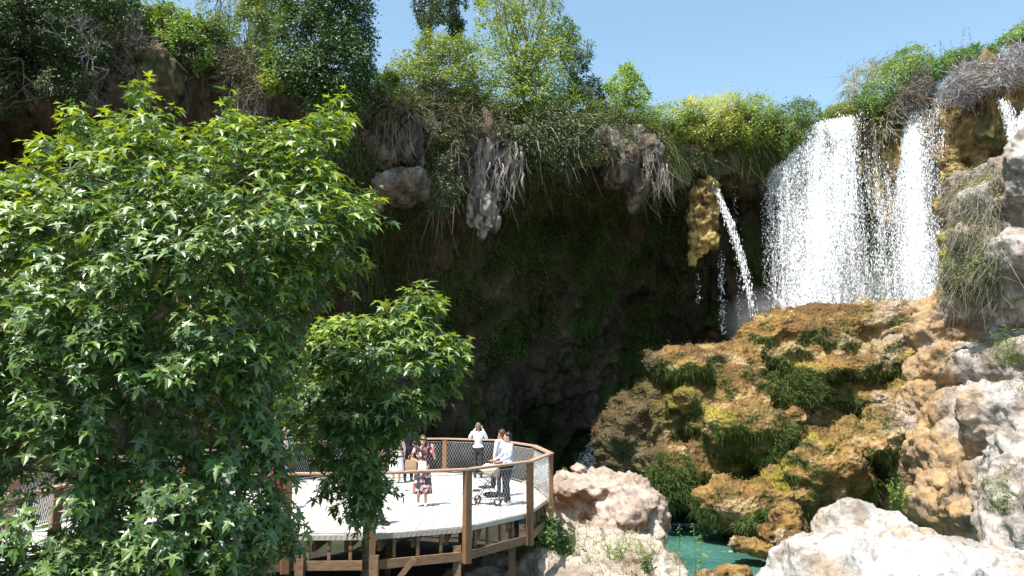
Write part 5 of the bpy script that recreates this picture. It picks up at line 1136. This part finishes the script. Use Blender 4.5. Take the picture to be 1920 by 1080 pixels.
pw = person('woman in a floral midi dress and sunglasses standing in the middle of the deck', at(791, 949), .12, 1.70, (((-.09, .02, .085), (-.09, 0, .49)), ((.09, -.06, .085), (.09, -.05, .49))),
       (((-.27, .02, 1.14), (-.08, -.20, 1.08), (1, -.2, 0)), ((.30, -.02, 1.15), (.25, -.17, 1.36), (-.2, -.1, 1))), 'dress_top', 'skirt', M_FLOR, M_FLOR, M_HBRN, M_WSHOE, hair='long', dress=True, sleeve='short', glasses=True, skirt_z=.30, sh=.17)
wx_, wy_ = at(791, 949)
def bag(label, c, size, mat, rz=0.0, handles=True):
    m_ = MB(); w, d, h = size; v = []; 
    for z, k in ((-.5, .9), (-.1, 1.05), (.3, 1.0), (.5, .92)):
        for sx, sy in ((-1, -1), (1, -1), (1, 1), (-1, 1)): v.append((sx * w / 2 * k, sy * d / 2 * k, z * h))
    v = np.array(v) @ np.array([[math.cos(rz), math.sin(rz), 0], [-math.sin(rz), math.cos(rz), 0], [0, 0, 1]]) + np.array(c)
    f = [[3, 2, 1, 0], [12, 13, 14, 15]] + [[r_ * 4 + i, r_ * 4 + (i + 1) % 4, r_ * 4 + 4 + (i + 1) % 4, r_ * 4 + 4 + i] for r_ in range(3) for i in range(4)]; m_.add(v, f)
    if handles: m_.tube([np.array(c) + (-w * .3, 0, h * .45), np.array(c) + (-w * .15, 0, h * .95), np.array(c) + (w * .15, 0, h * .95), np.array(c) + (w * .3, 0, h * .45)], .008, 5)
    return tag(m_.build('handbag', mat, None, bevel=.01, org=c), label, 'bag')
bag('tan handbag under the arm of the woman in the floral dress', (wx_ - .27, wy_ - .14, .98), (.26, .10, .26), M_TAN, .3)
m_ = MB(); m_.box((0, 0, 0), (.20, .05, .19), rz=.2); tag(m_.build('folded_cloth', M_WHITE, None, bevel=.02, org=(0, 0, 0)), 'white folded cloth held by the woman in the floral dress', 'cloth').location = (wx_ + .02, wy_ - .24, .98)
hm_ = (((-.27, -.06, 1.22), (-.09, -.22, 1.54), (.5, .1, .8)), ((.29, -.08, 1.26), (.12, -.23, 1.54), (-.4, .1, .8)))
person('man in white shirt and grey trousers at the far rail, taking a photo', at(896, 897), math.pi - .15, 1.78, ST_, hm_, 'shirt', 'trousers', M_WSHIRT, M_DGREY, M_HGRY, M_BSHOE, headturn=.15)
cx_, cy_ = at(896, 897); m_ = MB(); m_.box((0, 0, 0), (.15, .07, .10)); m_.tube([(0, .03, 0), (0, .11, 0)], .036, 12)
c_ = tag(m_.build('camera', M_GLOSS, None, bevel=.008), 'black camera held up by the man in white at the far rail', 'camera'); c_.location = (cx_ + .02, cy_ + .24, 1.63)
ar_ = (((-.25, -.06, 1.16), (-.20, -.30, 1.04), (0, -1, -.1)), ((.25, -.06, 1.16), (.20, -.30, 1.04), (0, -1, -.1)))
px_, py_ = at(953, 947)
person('black-haired man in a pale blue-white shirt pushing the stroller', (px_, py_), math.pi * .62 + math.pi, 1.76, (((-.10, .05, .085), (-.09, 0, .49)), ((.10, -.10, .085), (.10, -.08, .49))), ar_, 'shirt', 'trousers', M_BLUSH, M_BLACK, M_HBLK, M_WSHOE, headturn=-.2)
person('brown-haired man in a white shirt half hidden behind the man with the stroller', at(941, 931), math.pi * 1.25, 1.76, ST_, (((-.25, -.06, 1.16), (-.16, -.26, 1.40), (.2, -.3, 1)), down[1]), 'shirt', 'trousers', M_WSHIRT, M_BLACK, M_HBRN, M_BSHOE)
person('person in dark clothes just left of the woman in the floral dress', at(765, 903), math.pi, 1.78, ST_, down, 'shirt', 'trousers', M_BLACK, M_BLACK, M_HBLK, M_BSHOE)
person('person in a cream dress beside the dark-clothed visitor at the far rail', at(743, 906), math.pi + .4, 1.62, ST_, down, 'dress_top', 'skirt', M_BEIGE, M_WHITE, M_HBRN, M_WSHOE, hair='long', dress=True, sh=.16)
wl_ = (((-.12, .30, .12), (-.09, .02, .50)), ((.10, -.34, .085), (.09, -.20, .50)))
person('person in red top and black trousers walking behind the smaller plane tree', at(684, 987), R(90) - .1, 1.74, wl_, (((-.25, .10, 1.15), (-.26, .12, .90), (0, 0, -1)), ((.25, -.10, 1.15), (.26, -.24, .94), (0, -.4, -1))), 'shirt', 'trousers', M_RED, M_BLACK, M_HBLK, M_BSHOE, lean=.04)
person('person in a long red dress at the edge of the large plane tree', at(519, 955), R(30), 1.64, ST_, down, 'dress_top', 'skirt', M_RED, M_RED, M_HBLK, M_WSHOE, hair='long', dress=True, skirt_z=.2)
person('person in a pink sun hat, white top and blue jeans', at(531, 907), R(20), 1.66, ST_, (((-.25, -.04, 1.14), (-.10, -.22, 1.14), (1, -.2, .3)), down[1]), 'shirt', 'trousers', M_WHITE, M_JEAN, M_HBRN, M_WSHOE, hat=M_PINKH)
# stroller, pushed towards the left
st = empty('stroller', (px_ - .52, py_ + .10, 0), 'black folding stroller with a beige cover, pushed by the black-haired man', 'stroller', rz=R(168)); LOC[st.name] = (0, 0, 0)
for (x, y) in ((.30, .20), (.30, -.20), (-.32, .24), (-.32, -.24)):
    for s_ in (-.03, .03):
        w_ = MB(); th = np.linspace(0, 2 * np.pi, 21); w_.add(*tube([(x + .082 * math.cos(a), y + s_, .095 + .082 * math.sin(a)) for a in th], .016, 6, False)); wh = w_.build('wheel', M_GLOSS, st, smooth=True)
        w_ = MB(); w_.tube([(x, y + s_ - .012, .095), (x, y + s_ + .012, .095)], .04, 10); w_.build('wheel_rim', M_WIRE, wh)
fr = MB()
for y in (-.22, .22):
    fr.tube([(.30, y * .9, .12), (.02, y, .48), (-.34, y, .92), (-.50, y, 1.03)], .013, 6); fr.tube([(-.32, y, .12), (-.02, y, .50), (.16, y, .62)], .012, 6); fr.tube([(.30, y * .9, .12), (-.32, y, .16)], .010, 6)
fr.tube([(-.50, -.22, 1.03), (-.55, 0, 1.05), (-.50, .22, 1.03)], .018, 6); fr.tube([(.30, -.2, .10), (.30, .2, .10)], .012, 6); fr.tube([(-.32, -.24, .10), (-.32, .24, .10)], .012, 6); fr.build('frame', M_STEEL, st, smooth=True)
v, f = fuse([ell((.02, 0, .42), (.22, .17, .04)), ell((-.16, 0, .60), (.06, .18, .22)), ell((.28, 0, .33), (.10, .15, .03))], .012, 2); mk('seat', v, f, M_BLACK, st)
v, f = fuse([ell((-.10, 0, .24), (.22, .17, .07))], .012, 1); mk('basket', v, f, M_BLACK, st)
v, f = remesh(*[np.concatenate(q) if k == 0 else q[0] for k, q in enumerate(([ell((-.06, 0, .80), (.26, .20, .20), 4)[0]], [ell((0, 0, 0), (1, 1, 1), 4)[1]]))], .012); v = v + vnormals(v, f) * (.012 * fbm(v, 6, 2))[:, None]; v[:, 2] = np.maximum(v[:, 2], .74 + .1 * np.sin(v[:, 0] * 9)); mk('hood', v, f, M_BEIGE, st)
#@@END
